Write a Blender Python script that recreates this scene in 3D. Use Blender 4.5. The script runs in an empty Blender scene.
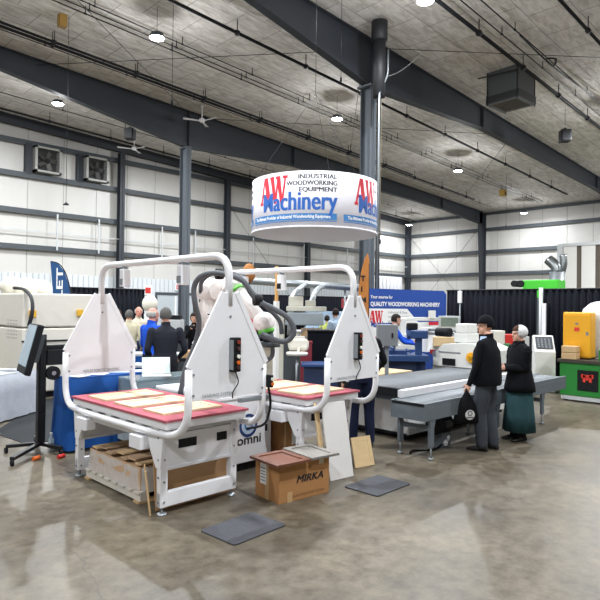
import bpy, bmesh, math, random
import numpy as np
from mathutils import Vector, Matrix, Quaternion
random.seed(7)
SC = bpy.context.scene
COL = SC.collection
PI = math.pi
V = Vector

# ------------------------------------------------------------------ camera
FOC, CAMH = 580.0, 1.9
_yaw, _pit, _rol = math.radians(45), math.atan(6.3/580), 0.0115
_F0 = V((math.cos(_yaw), math.sin(_yaw), 0)); _r0 = V((math.sin(_yaw), -math.cos(_yaw), 0)); _z = V((0, 0, 1))
CF = _F0*math.cos(_pit) + _z*math.sin(_pit)
_u0 = _z*math.cos(_pit) - _F0*math.sin(_pit)
CR = _r0*math.cos(_rol) + _u0*math.sin(_rol)
CU = _u0*math.cos(_rol) - _r0*math.sin(_rol)
cam = bpy.data.cameras.new('camera'); camo = bpy.data.objects.new('camera', cam); COL.objects.link(camo)
cam.sensor_width = 36; cam.lens = 36*FOC/600; cam.clip_end = 300; cam.clip_start = 0.05
camo.matrix_world = Matrix(((CR.x, CU.x, -CF.x, 0), (CR.y, CU.y, -CF.y, 0), (CR.z, CU.z, -CF.z, CAMH), (0, 0, 0, 1)))
SC.camera = camo

def roofz(x):                      # underside of the roof; ridge at x = 0
    return 11.75 - 0.0425*abs(x)
def at(px, py, X=None, Y=None, Z=None, D=None, roof=None):
    d = CF + CR*((px-300)/FOC) - CU*((py-300)/FOC)
    if D is not None: t = D
    elif X is not None: t = X/d.x
    elif Y is not None: t = Y/d.y
    elif Z is not None: t = (Z-CAMH)/d.z
    else:                          # z = 11.75-roof-.0425x
        t = (11.75-roof-CAMH)/(d.z+0.0425*d.x)
    return V((d.x*t, d.y*t, CAMH+d.z*t))

# ------------------------------------------------------------------ materials
def lin(c):
    if isinstance(c, str):
        c = tuple(int(c[i:i+2], 16)/255 for i in (0, 2, 4))
    return tuple((x/12.92 if x <= .04045 else ((x+.055)/1.055)**2.4) for x in c) + (1,)
MATS = {}
def mat(name, col, rough=.5, metal=0, noise=0, nscale=8, bump=0, bscale=40, emit=None, es=1, trans=0, alpha=1, coat=0, stretch=None, spec=.5):
    if name in MATS: return MATS[name]
    m = bpy.data.materials.new(name); m.use_nodes = True; MATS[name] = m
    nt = m.node_tree; b = nt.nodes['Principled BSDF']
    c = lin(col)
    b.inputs['Base Color'].default_value = c
    b.inputs['Roughness'].default_value = rough
    b.inputs['Metallic'].default_value = metal
    b.inputs['Coat Weight'].default_value = coat
    b.inputs['Specular IOR Level'].default_value = spec if rough < .75 else min(spec, .15)
    if trans: b.inputs['Transmission Weight'].default_value = trans
    if alpha < 1: b.inputs['Alpha'].default_value = alpha
    if emit:
        b.inputs['Emission Color'].default_value = lin(emit); b.inputs['Emission Strength'].default_value = es
    tc = nt.nodes.new('ShaderNodeTexCoord')
    src = tc.outputs['Object']
    if stretch:
        mp = nt.nodes.new('ShaderNodeMapping'); mp.inputs['Scale'].default_value = stretch
        nt.links.new(src, mp.inputs['Vector']); src = mp.outputs['Vector']
    nz = nt.nodes.new('ShaderNodeTexNoise'); nz.inputs['Scale'].default_value = nscale; nz.inputs['Detail'].default_value = 5
    nt.links.new(src, nz.inputs['Vector'])
    k = noise if noise else .05
    mx = nt.nodes.new('ShaderNodeMix'); mx.data_type = 'RGBA'
    mx.inputs['A'].default_value = tuple(max(0, x*(1-k)) for x in c[:3])+(1,)
    mx.inputs['B'].default_value = tuple(min(1, x*(1+k)) for x in c[:3])+(1,)
    nt.links.new(nz.outputs['Fac'], mx.inputs['Factor']); nt.links.new(mx.outputs['Result'], b.inputs['Base Color'])
    if bump:
        n2 = nt.nodes.new('ShaderNodeTexNoise'); n2.inputs['Scale'].default_value = bscale; n2.inputs['Detail'].default_value = 4
        nt.links.new(src, n2.inputs['Vector'])
        bp = nt.nodes.new('ShaderNodeBump'); bp.inputs['Strength'].default_value = bump; bp.inputs['Distance'].default_value = .02
        nt.links.new(n2.outputs['Fac'], bp.inputs['Height']); nt.links.new(bp.outputs['Normal'], b.inputs['Normal'])
    return m
white = mat('white_paint', 'e6e6ea', .35)
white2 = mat('white_panel', 'e4e4e8', .45)
cream = mat('cream_paint', 'd6d2c8', .45)
lgrey = mat('light_grey_paint', 'b9bcbd', .45)
mgrey = mat('grey_paint', '7d8388', .45)
dgrey = mat('dark_grey_paint', '3c4247', .5)
steel = mat('painted_steel', '2a2f36', .6, noise=.12, nscale=2)
steell = mat('grey_steel', '50565d', .7, noise=.1, nscale=2)
girtm = mat('girt_steel', '40464b', .6, noise=.1, nscale=2)
black = mat('black_plastic', '121317', .6, spec=.25)
rubber = mat('black_rubber', '202124', .8)
blackmetal = mat('black_metal', '1b1c20', .4, metal=.3)
chrome = mat('bright_metal', 'b8bcc0', .25, metal=1)
galv = mat('galvanised_metal', '9aa0a4', .4, metal=.7, noise=.15, nscale=6)
pink = mat('pink_mat', 'ad5c68', .8, noise=.08, nscale=30)
pinkl = mat('pink_edge', '9c3a4a', .8)
maple = mat('pale_maple', 'd9c3a0', .5, noise=.12, nscale=6, stretch=(1, 14, 4))
maple2 = mat('maple_bare', 'cfb48a', .5, noise=.15, nscale=5, stretch=(1, 14, 4))
mdf = mat('mdf_board', 'b8936a', .7, noise=.08, nscale=20)
ply = mat('plywood', 'c6a77c', .6, noise=.2, nscale=6, stretch=(12, 1, 12))
card = mat('cardboard', 'a5784e', .8, noise=.06, nscale=20)
cardl = mat('cardboard_pale', 'bfa184', .8, noise=.1, nscale=14)
walnut = mat('walnut_stain', '6e4433', .5, noise=.3, nscale=5, stretch=(14, 1, 3))
greywood = mat('grey_weathered_wood', '85817c', .6, noise=.2, nscale=5, stretch=(14, 1, 3))
paper = mat('paper', 'e4e4e2', .7)
bluecloth = mat('blue_cloth', '1c4a8c', .8, noise=.12, nscale=4)
greycloth = mat('grey_cloth', 'a8acb4', .85, noise=.08, nscale=5, bump=.3, bscale=12)
yellow = mat('yellow_paint', 'e8a81c', .45)
green = mat('green_paint', '1c7a2c', .5)
red = mat('red_paint', 'c02a24', .5)
redtext = mat('red_print', 'd8283c', .5)
bluetext = mat('blue_print', '1f5fb4', .5)
navytext = mat('navy_print', '20386e', .5)
blackprint = mat('black_print', '17171a', .6)
whiteprint = mat('white_print', 'eeeeee', .6)
mblue = mat('machine_blue', '213d6c', .45)
mblued = mat('machine_blue_dark', '1b2c4c', .5)
robotw = mat('robot_shell', 'ebe5e2', .35)
lime = mat('lime_ring', '5fb83c', .5)
hose = mat('grey_hose', '50545a', .6)
orange = mat('orange_plastic', 'e06a1c', .5)
lens = mat('lamp_lens', 'ffffff', .4, emit='f4f8ff', es=90)
screenm = mat('display_glass', '7f97a6', .12, noise=.35, nscale=3)
glass = mat('display_counter_glass', '9fb0b4', .1, alpha=.55)
wrapm = mat('clear_wrap', 'e8ecee', .18, alpha=.42, bump=1.0, bscale=14)
wrapw = mat('white_plastic_wrap', 'dfe2e4', .3, bump=.8, bscale=18)
drapem = mat('black_drape', '0e1018', .9, noise=.2, nscale=2)
fabricw = mat('white_sign_fabric', 'eceaf2', .8)
bannerblue = mat('banner_blue', '1c479c', .6)
feathorange = mat('flag_orange', 'c8803c', .7)
featblue = mat('flag_blue', '1c4a7c', .7)

# ------------------------------------------------------------------ mesh builder
class MB:
    def __init__(s): s.v = []; s.f = []; s.m = []; s.sm = []
    def add(s, vs, fs, mi=0, smooth=False, M=None):
        o = len(s.v)
        s.v += [tuple(M @ V(p)) if M is not None else tuple(p) for p in vs]
        for f in fs: s.f.append([o+i for i in f]); s.m.append(mi); s.sm.append(smooth)
        return s
    def box(s, x0, x1, y0, y1, z0, z1, mi=0, M=None):
        vs = [(x, y, z) for z in (z0, z1) for x, y in ((x0, y0), (x1, y0), (x1, y1), (x0, y1))]
        return s.add(vs, [(3, 2, 1, 0), (4, 5, 6, 7), (0, 1, 5, 4), (1, 2, 6, 5), (2, 3, 7, 6), (3, 0, 4, 7)], mi, False, M)
    def cb(s, c, d, mi=0, M=None):
        return s.box(c[0]-d[0]/2, c[0]+d[0]/2, c[1]-d[1]/2, c[1]+d[1]/2, c[2]-d[2]/2, c[2]+d[2]/2, mi, M)
    def bar(s, p, q, w, h, mi=0, up=(0, 0, 1)):
        p, q = V(p), V(q); d = (q-p); L = d.length; d.normalize(); u = V(up)
        if abs(d.dot(u)) > .98: u = V((1, 0, 0)) if abs(d.x) < .9 else V((0, 1, 0))
        r = d.cross(u).normalized(); u = r.cross(d)
        M = Matrix(((r.x, d.x, u.x, p.x), (r.y, d.y, u.y, p.y), (r.z, d.z, u.z, p.z), (0, 0, 0, 1)))
        return s.box(-w/2, w/2, 0, L, -h/2, h/2, mi, M)
    def prism(s, poly, axis, a0, a1, mi=0, M=None):
        # poly in the two other axes: axis 'y' -> (x,z); 'x' -> (y,z); 'z' -> (x,y)
        def p3(p, a):
            return (p[0], a, p[1]) if axis == 'y' else ((a, p[0], p[1]) if axis == 'x' else (p[0], p[1], a))
        n = len(poly); A = sum(poly[i][0]*poly[(i+1) % n][1]-poly[(i+1) % n][0]*poly[i][1] for i in range(n))
        if (A < 0) != (axis == 'y'): poly = poly[::-1]
        vs = [p3(p, a0) for p in poly]+[p3(p, a1) for p in poly]
        fs = [tuple(range(n))[::-1], tuple(range(n, 2*n))]+[(i, (i+1) % n, n+(i+1) % n, n+i) for i in range(n)]
        return s.add(vs, fs, mi, False, M)
    def loft(s, rings, mi=0, smooth=True, cap=True, M=None):
        n = len(rings[0]); vs = [p for r in rings for p in r]; fs = []
        for k in range(len(rings)-1):
            for i in range(n):
                j = (i+1) % n; fs.append((k*n+i, k*n+j, (k+1)*n+j, (k+1)*n+i))
        s.add(vs, fs, mi, smooth, M)
        if cap:
            o = len(s.v)-len(vs)
            s.f.append([o+i for i in range(n)][::-1]); s.m.append(mi); s.sm.append(False)
            s.f.append([o+(len(rings)-1)*n+i for i in range(n)]); s.m.append(mi); s.sm.append(False)
        return s
    def tube(s, pts, r, n=8, mi=0, cap=True):
        pts = [V(p) for p in pts]; rs = r if isinstance(r, (list, tuple)) else [r]*len(pts)
        t0 = (pts[1]-pts[0]).normalized()
        u = t0.orthogonal().normalized(); rings = []; prev = t0
        for i, p in enumerate(pts):
            if i == 0: t = t0
            elif i == len(pts)-1: t = (pts[i]-pts[i-1]).normalized()
            else: t = ((pts[i]-pts[i-1]).normalized()+(pts[i+1]-pts[i]).normalized()).normalized()
            q = prev.rotation_difference(t); u = q @ u; u = (u-t*u.dot(t)).normalized(); w = t.cross(u); prev = t
            rings.append([tuple(p+(u*math.cos(2*PI*k/n)+w*math.sin(2*PI*k/n))*rs[i]) for k in range(n)])
        return s.loft(rings, mi, True, cap)
    def cyl(s, p, q, r, r2=None, n=16, mi=0):
        return s.tube([p, q], [r, r if r2 is None else r2], n, mi)
    def sph(s, c, r, n=14, mi=0, M=None):
        if not isinstance(r, (list, tuple)): r = (r, r, r)
        vs = []; m = max(6, n//2+2)
        rings = []
        for k in range(1, m):
            a = PI*k/m
            rings.append([(c[0]+r[0]*math.sin(a)*math.cos(2*PI*i/n), c[1]+r[1]*math.sin(a)*math.sin(2*PI*i/n), c[2]-r[2]*math.cos(a)) for i in range(n)])
        vs = [p for R_ in rings for p in R_]; fs = []
        for k in range(len(rings)-1):
            for i in range(n):
                j = (i+1) % n; fs.append((k*n+i, k*n+j, (k+1)*n+j, (k+1)*n+i))
        b = len(vs); vs.append((c[0], c[1], c[2]-r[2])); vs.append((c[0], c[1], c[2]+r[2]))
        for i in range(n):
            j = (i+1) % n; fs.append((b, j, i)); fs.append((b+1, (len(rings)-1)*n+i, (len(rings)-1)*n+j))
        return s.add(vs, fs, mi, True, M)
    def lathe(s, prof, c=(0, 0, 0), n=24, mi=0, smooth=True):
        rings = [[(c[0]+r*math.cos(2*PI*i/n), c[1]+r*math.sin(2*PI*i/n), c[2]+z) for i in range(n)] for r, z in prof]
        return s.loft(rings, mi, smooth, True)
    def build(s, name, mats, parent=None, bev=0, **props):
        if not isinstance(mats, (list, tuple)): mats = [mats]
        me = bpy.data.meshes.new(name); me.from_pydata(s.v, [], s.f)
        for m in mats: me.materials.append(m)
        me.polygons.foreach_set('material_index', s.m); me.polygons.foreach_set('use_smooth', s.sm); me.update()
        o = bpy.data.objects.new(name, me); COL.objects.link(o)
        if parent is not None: o.parent = parent
        if bev:
            b = o.modifiers.new('bevel', 'BEVEL'); b.width = bev; b.segments = 2; b.limit_method = 'ANGLE'; b.angle_limit = .8
        for k, v in props.items(): o[k] = v
        return o

def arc(c, r, a0, a1, n, ax1, ax2):
    c, ax1, ax2 = V(c), V(ax1), V(ax2)
    return [c+ax1*r*math.cos(math.radians(a0+(a1-a0)*i/n))+ax2*r*math.sin(math.radians(a0+(a1-a0)*i/n)) for i in range(n+1)]
def fillet(pts, r, n=6):           # rounds the corners of a polyline
    pts = [V(p) for p in pts]; out = [pts[0]]
    for i in range(1, len(pts)-1):
        a = (pts[i-1]-pts[i]); b = (pts[i+1]-pts[i]); rr = min(r, a.length*.49, b.length*.49)
        A = pts[i]+a.normalized()*rr; B = pts[i]+b.normalized()*rr
        for k in range(n+1):
            t = k/n; out.append(A*(1-t)**2+pts[i]*2*t*(1-t)+B*t*t)
    return out+[pts[-1]]
def spline(pts, n=6):
    pts = [V(p) for p in pts]; P = [pts[0]*2-pts[1]]+pts+[pts[-1]*2-pts[-2]]; out = []
    for i in range(1, len(P)-2):
        for k in range(n):
            t = k/n; a, b, c, d = P[i-1:i+3]
            out.append(.5*((2*b)+(c-a)*t+(2*a-5*b+4*c-d)*t*t+(-a+3*b-3*c+d)*t**3))
    return out+[pts[-1]]
def thing(name, label, cat, loc=(0, 0, 0), rz=0, group=None):
    o = bpy.data.objects.new(name, None); COL.objects.link(o); o.empty_display_size = .1
    o.location = loc; o.rotation_euler = (0, 0, rz); o['label'] = label; o['category'] = cat
    if group: o['group'] = group
    return o
def tag(o, label, cat, group=None, kind=None):
    o['label'] = label; o['category'] = cat
    if group: o['group'] = group
    if kind: o['kind'] = kind
    return o
def struct(o): o['kind'] = 'structure'; return o
def dup(root, loc=None, rz=None, label=None, group=None):
    r = root.copy(); COL.objects.link(r)
    if loc is not None: r.location = loc
    if rz is not None: r.rotation_euler = (0, 0, rz)
    if label: r['label'] = label
    if group: r['group'] = group
    for ch in list(root.children):
        c = ch.copy(); COL.objects.link(c); c.parent = r
        for g in list(ch.children):
            d = g.copy(); COL.objects.link(d); d.parent = c
    return r
def text_mesh(txt, size, sx=1, bold=0, space=1, align='LEFT', extrude=0.0, shear=0):
    cu = bpy.data.curves.new('t', 'FONT'); cu.body = txt; cu.size = size; cu.offset = bold; cu.space_character = space
    cu.align_x = align; cu.extrude = extrude; cu.shear = shear; cu.resolution_u = 3
    o = bpy.data.objects.new('t', cu); COL.objects.link(o)
    dg = bpy.context.evaluated_depsgraph_get(); me = bpy.data.meshes.new_from_object(o.evaluated_get(dg))
    vs = [(v.co.x*sx, v.co.y, v.co.z) for v in me.vertices]; fs = [tuple(p.vertices) for p in me.polygons]
    bpy.data.objects.remove(o); bpy.data.curves.remove(cu); bpy.data.meshes.remove(me)
    return vs, fs
def put_text(mb, txt, size, org, right, up, sx=1, bold=0, mi=0, width=None, align='LEFT', space=1, shear=0, lift=.004):
    """writes text on a plane; width (m) squeezes it to that width"""
    vs, fs = text_mesh(txt, size, sx, bold, space, align, 0, shear)
    if width:
        w = max(v[0] for v in vs)-min(v[0] for v in vs); k = width/w
        vs = [(v[0]*k, v[1], v[2]) for v in vs]
    r, u, o = V(right).normalized(), V(up).normalized(), V(org); n = r.cross(u)
    mb.add([o+r*a+u*b+n*(c+lift) for a, b, c in vs], fs, mi)
    return mb
# ------------------------------------------------------------------ hall
XS, YG = 45.0, 31.0
def nodes_mat(name):
    m = bpy.data.materials.new(name); m.use_nodes = True
    return m, m.node_tree, m.node_tree.nodes['Principled BSDF']
def N(nt, t, **k):
    n = nt.nodes.new(t)
    for a, b in k.items(): setattr(n, a, b)
    return n
def floor_mat():
    m, nt, b = nodes_mat('polished_concrete'); L = nt.links.new
    tc = N(nt, 'ShaderNodeTexCoord')
    n1 = N(nt, 'ShaderNodeTexNoise'); n1.inputs['Scale'].default_value = .55; n1.inputs['Detail'].default_value = 9; n1.inputs['Roughness'].default_value = .62
    n2 = N(nt, 'ShaderNodeTexNoise'); n2.inputs['Scale'].default_value = 7; n2.inputs['Detail'].default_value = 8; n2.inputs['Roughness'].default_value = .7
    n3 = N(nt, 'ShaderNodeTexNoise'); n3.inputs['Scale'].default_value = 60; n3.inputs['Detail'].default_value = 3
    for n in (n1, n2, n3): L(tc.outputs['Object'], n.inputs['Vector'])
    r1 = N(nt, 'ShaderNodeValToRGB'); r1.color_ramp.elements[0].position = .32; r1.color_ramp.elements[1].position = .7
    r1.color_ramp.elements[0].color = lin('565047'); r1.color_ramp.elements[1].color = lin('79705f')
    L(n1.outputs['Fac'], r1.inputs['Fac'])
    r2 = N(nt, 'ShaderNodeValToRGB'); r2.color_ramp.elements[0].position = .34; r2.color_ramp.elements[1].position = .62
    r2.color_ramp.elements[0].color = lin('b4aea6'); r2.color_ramp.elements[1].color = (1, 1, 1, 1)
    L(n2.outputs['Fac'], r2.inputs['Fac'])
    mx = N(nt, 'ShaderNodeMix', data_type='RGBA', blend_type='MULTIPLY'); mx.inputs['Factor'].default_value = .9
    L(r1.outputs['Color'], mx.inputs['A']); L(r2.outputs['Color'], mx.inputs['B'])
    # saw cut joints every 4.6 m
    sp = N(nt, 'ShaderNodeSeparateXYZ'); L(tc.outputs['Object'], sp.inputs['Vector'])
    def joint(out, per, off):
        a = N(nt, 'ShaderNodeMath', operation='ADD'); a.inputs[1].default_value = off; L(out, a.inputs[0])
        p = N(nt, 'ShaderNodeMath', operation='PINGPONG'); p.inputs[1].default_value = per/2; L(a.outputs[0], p.inputs[0])
        c = N(nt, 'ShaderNodeMath', operation='LESS_THAN'); c.inputs[1].default_value = .008; L(p.outputs[0], c.inputs[0]); return c
    j1 = joint(sp.outputs['X'], 40, 25); j2 = joint(sp.outputs['Y'], 4.6, 4.45)
    # a wandering crack
    nc = N(nt, 'ShaderNodeTexNoise'); nc.inputs['Scale'].default_value = 3.0; nc.inputs['Detail'].default_value = 6; L(tc.outputs['Object'], nc.inputs['Vector'])
    e = N(nt, 'ShaderNodeMath', operation='MULTIPLY_ADD'); e.inputs[1].default_value = .35; L(nc.outputs['Fac'], e.inputs[0]); L(sp.outputs['X'], e.inputs[2])
    sl = N(nt, 'ShaderNodeMath', operation='MULTIPLY_ADD'); sl.inputs[1].default_value = -.175; L(sp.outputs['Y'], sl.inputs[0]); L(e.outputs[0], sl.inputs[2])
    d = N(nt, 'ShaderNodeMath', operation='SUBTRACT'); d.inputs[1].default_value = 1.355; L(sl.outputs[0], d.inputs[0])
    ab = N(nt, 'ShaderNodeMath', operation='ABSOLUTE'); L(d.outputs[0], ab.inputs[0])
    cr = N(nt, 'ShaderNodeMath', operation='LESS_THAN'); cr.inputs[1].default_value = .009; L(ab.outputs[0], cr.inputs[0])
    mm = N(nt, 'ShaderNodeMath', operation='MAXIMUM'); L(j1.outputs[0], mm.inputs[0]); L(j2.outputs[0], mm.inputs[1])
    mm2 = N(nt, 'ShaderNodeMath', operation='MAXIMUM'); L(mm.outputs[0], mm2.inputs[0]); L(cr.outputs[0], mm2.inputs[1])
    f = N(nt, 'ShaderNodeMath', operation='MULTIPLY'); f.inputs[1].default_value = .5; L(mm2.outputs[0], f.inputs[0])
    m2 = N(nt, 'ShaderNodeMix', data_type='RGBA'); m2.inputs['B'].default_value = lin('4a4641')
    L(f.outputs[0], m2.inputs['Factor']); L(mx.outputs['Result'], m2.inputs['A']); L(m2.outputs['Result'], b.inputs['Base Color'])
    rr = N(nt, 'ShaderNodeMapRange'); rr.inputs['To Min'].default_value = .3; rr.inputs['To Max'].default_value = .52
    L(n2.outputs['Fac'], rr.inputs['Value']); L(rr.outputs['Result'], b.inputs['Roughness'])
    b.inputs['Specular IOR Level'].default_value = .36
    bp = N(nt, 'ShaderNodeBump'); bp.inputs['Strength'].default_value = .05; bp.inputs['Distance'].default_value = .01
    L(n3.outputs['Fac'], bp.inputs['Height']); L(bp.outputs['Normal'], b.inputs['Normal'])
    return m
def ceil_mat():
    m, nt, b = nodes_mat('roof_insulation'); L = nt.links.new
    tc = N(nt, 'ShaderNodeTexCoord')
    nz = N(nt, 'ShaderNodeTexNoise'); nz.inputs['Scale'].default_value = .5; nz.inputs['Detail'].default_value = 2; L(tc.outputs['Object'], nz.inputs['Vector'])
    ad = N(nt, 'ShaderNodeMix', data_type='VECTOR'); ad.inputs['Factor'].default_value = .12
    L(tc.outputs['Object'], ad.inputs['A']); L(nz.outputs['Color'], ad.inputs['B'])
    bk = N(nt, 'ShaderNodeTexBrick'); bk.inputs['Scale'].default_value = 1; bk.inputs['Brick Width'].default_value = 1.3; bk.inputs['Row Height'].default_value = 1.15
    bk.inputs['Mortar Size'].default_value = .03; bk.inputs['Mortar Smooth'].default_value = 1; bk.inputs['Color1'].default_value = lin('d2cec8'); bk.inputs['Color2'].default_value = lin('dedad4'); bk.inputs['Mortar'].default_value = lin('a5a19c')
    L(ad.outputs['Result'], bk.inputs['Vector'])
    mp = N(nt, 'ShaderNodeMapping'); mp.inputs['Rotation'].default_value = (0, 0, .25); mp.inputs['Scale'].default_value = (1, 3.2, 1); L(tc.outputs['Object'], mp.inputs['Vector'])
    n2 = N(nt, 'ShaderNodeTexNoise'); n2.inputs['Scale'].default_value = 1.6; n2.inputs['Detail'].default_value = 8; n2.inputs['Roughness'].default_value = .62; n2.inputs['Distortion'].default_value = .6; L(mp.outputs['Vector'], n2.inputs['Vector'])
    rp = N(nt, 'ShaderNodeValToRGB'); rp.color_ramp.elements[0].position = .34; rp.color_ramp.elements[1].position = .62; rp.color_ramp.elements[0].color = lin('c0bcb6'); rp.color_ramp.elements[1].color = (1, 1, 1, 1)
    L(n2.outputs['Fac'], rp.inputs['Fac'])
    mx = N(nt, 'ShaderNodeMix', data_type='RGBA', blend_type='MULTIPLY'); mx.inputs['Factor'].default_value = .8
    L(bk.outputs['Color'], mx.inputs['A']); L(rp.outputs['Color'], mx.inputs['B']); L(mx.outputs['Result'], b.inputs['Base Color'])
    bp = N(nt, 'ShaderNodeBump'); bp.inputs['Strength'].default_value = .8; bp.inputs['Distance'].default_value = .12
    L(n2.outputs['Fac'], bp.inputs['Height']); L(bp.outputs['Normal'], b.inputs['Normal']); b.inputs['Roughness'].default_value = .7
    return m
def wall_mat(name, axis, col, per, depth, seam):
    m, nt, b = nodes_mat(name); L = nt.links.new
    tc = N(nt, 'ShaderNodeTexCoord'); sp = N(nt, 'ShaderNodeSeparateXYZ'); L(tc.outputs['Object'], sp.inputs['Vector'])
    p = N(nt, 'ShaderNodeMath', operation='PINGPONG'); p.inputs[1].default_value = per/2; L(sp.outputs[axis], p.inputs[0])
    mr = N(nt, 'ShaderNodeMapRange'); mr.inputs['From Max'].default_value = depth; L(p.outputs[0], mr.inputs['Value'])
    mp = N(nt, 'ShaderNodeMapping'); mp.inputs['Scale'].default_value = (1.2, 1.2, .22); L(tc.outputs['Object'], mp.inputs['Vector'])
    nz = N(nt, 'ShaderNodeTexNoise'); nz.inputs['Scale'].default_value = 1.3; nz.inputs['Detail'].default_value = 5; L(mp.outputs['Vector'], nz.inputs['Vector'])
    r1 = N(nt, 'ShaderNodeValToRGB'); c = lin(col); r1.color_ramp.elements[0].color = tuple(x*.88 for x in c[:3])+(1,); r1.color_ramp.elements[1].color = c
    L(nz.outputs['Fac'], r1.inputs['Fac'])
    mx = N(nt, 'ShaderNodeMix', data_type='RGBA'); mx.inputs['A'].default_value = lin(seam); L(r1.outputs['Color'], mx.inputs['B']); L(mr.outputs['Result'], mx.inputs['Factor'])
    L(mx.outputs['Result'], b.inputs['Base Color']); b.inputs['Roughness'].default_value = .42
    bp = N(nt, 'ShaderNodeBump'); bp.inputs['Strength'].default_value = .5; bp.inputs['Distance'].default_value = .04
    a = N(nt, 'ShaderNodeMath', operation='ADD'); L(mr.outputs['Result'], a.inputs[0]); L(nz.outputs['Fac'], a.inputs[1]); L(a.outputs[0], bp.inputs['Height']); L(bp.outputs['Normal'], b.inputs['Normal'])
    return m
X0, Y0 = -16.0, -16.0
struct(MB().box(X0, XS+.3, Y0, YG+.3, -.3, 0).build('floor', floor_mat()))
c = MB()
c.prism([(X0, roofz(X0)), (0, roofz(0)), (XS+.3, roofz(XS+.3)), (XS+.3, roofz(XS)+.4), (0, roofz(0)+.4), (X0, roofz(X0)+.4)], 'y', Y0, YG+.3)
struct(c.build('ceiling', ceil_mat()))
wl = wall_mat('liner_panel_gable', 'X', 'c6c4bf', 1.85, .03, '8f8e8b')
wr = wall_mat('liner_panel_side', 'Y', 'c6c4bf', 1.85, .03, '8f8e8b')
wlow = wall_mat('ribbed_panel', 'X', 'ced3d7', .3, .05, 'a3a9ae')
ht = roofz(0)
struct(MB().prism([(X0, 3.45), (XS, 3.45), (XS, roofz(XS)), (0, ht), (X0, roofz(X0))], 'y', YG, YG+.3).build('wall_back', wl))
struct(MB().box(X0, XS, YG-.06, YG+.3, 0, 3.45).build('wall_back_lower', wlow))
struct(MB().box(XS, XS+.3, Y0, YG, 0, roofz(XS)).build('wall_right', wr))
struct(MB().box(X0-.3, X0, Y0, YG+.3, 0, ht).build('wall_left', wr))
struct(MB().box(X0, XS, Y0-.3, Y0, 0, ht).build('wall_front', wl))
# girts
k = 1
for z in (4.79, 6.62, 8.46, 10.12):
    xe = XS-.2 if z < 9.5 else 36.5
    struct(MB().box(X0, xe, YG-.24, YG-.02, z-.11, z+.11).box(X0, xe, YG-.27, YG-.22, z-.16, z+.1).build('trim_%d' % k, girtm)); k += 1
for z in (4.79, 6.62, 8.46):
    struct(MB().box(XS-.24, XS-.02, 0, YG-.28, z-.11, z+.11).box(XS-.27, XS-.22, 0, YG-.28, z-.16, z+.1).build('trim_%d' % k, girtm)); k += 1
struct(MB().box(XS-.3, XS-.02, 0, YG-.28, roofz(XS)-.2, roofz(XS)-.02).build('trim_%d' % k, girtm)); k += 1
struct(MB().box(8, XS-.3, YG-.35, YG-.3, 5.58, 5.63).build('trim_%d' % k, lgrey)); k += 1
for x in (12.5, 14.8, 18.8, 21.2, 26, 31, 36):
    struct(MB().box(x-.04, x+.04, YG-.4, YG-.36, 4.7, 6.6).build('trim_%d' % k, lgrey)); k += 1
# gable columns and rafter
def icol(mb, x, y, w, d, z0, z1, ax='x', t=.025):
    if ax == 'x':   # flanges face +-y
        mb.box(x-w/2, x+w/2, y-d/2, y-d/2+t, z0, z1).box(x-w/2, x+w/2, y+d/2-t, y+d/2, z0, z1).box(x-t/2, x+t/2, y-d/2, y+d/2, z0, z1)
    else:
        mb.box(x-d/2, x-d/2+t, y-w/2, y+w/2, z0, z1).box(x+d/2-t, x+d/2, y-w/2, y+w/2, z0, z1).box(x-d/2, x+d/2, y-t/2, y+t/2, z0, z1)
    return mb
for x in (8.45, 16.05, 23.65, 31.3, 38.6):
    struct(icol(MB(), x, YG-.45, .3, .36, 0, roofz(x)-.55).build('wall_column', steel))
struct(MB().box(XS-.5, XS-.1, YG-.5, YG-.1, 0, roofz(XS)-.1).build('wall_column', steel))
def rafter(name, y, st, fl=.3, m=steel):   # st: list of (x, depth)
    top = [(x, roofz(x)-.02) for x, d in st]; bot = [(x, roofz(x)-.02-d) for x, d in st]
    mb = MB().prism(top+bot[::-1], 'y', y-.015, y+.015)
    for a, b in zip(bot[:-1], bot[1:]): mb.prism([a, b, (b[0], b[1]+.03), (a[0], a[1]+.03)], 'y', y-fl/2, y+fl/2)
    for a, b in zip(top[:-1], top[1:]): mb.prism([a, b, (b[0], b[1]-.03), (a[0], a[1]-.03)], 'y', y-fl/2, y+fl/2)
    for x, d in st[1:-1]: mb.box(x-.02, x+.02, y-fl/2, y+fl/2, roofz(x)-.03-d, roofz(x)-.04)
    return struct(mb.build(name, m))
rafter('roof_beam', YG-.35, [(X0, .5), (0, .5), (XS-.3, .45)], .2)
rafter('roof_beam', 23.2, [(X0, .8), (0, .85), (7, .8), (15.55, 1.75), (22.5, 1.05), (38, .8), (XS-.6, 1.05)])
rafter('roof_beam', 12.4, [(X0, .8), (0, .85), (8, .72), (10.3, .9), (15.75, 1.65), (23.5, .95), (38, .8), (XS-.6, 1.05)])
for y in (23.2, 12.4):   # tapered side wall columns
    mb = MB(); z1 = roofz(XS)-.05
    mb.prism([(XS-.5, 0), (XS-.28, 0), (XS-.28, z1), (XS-1.1, z1), (XS-1.1, z1-1.0)], 'y', y-.015, y+.015)
    mb.prism([(XS-.53, 0), (XS-.5, 0), (XS-1.1, z1-1.0), (XS-1.13, z1-1.0)], 'y', y-.16, y+.16)
    mb.box(XS-.3, XS-.27, y-.16, y+.16, 0, z1)
    struct(mb.build('wall_column', steel))
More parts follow.
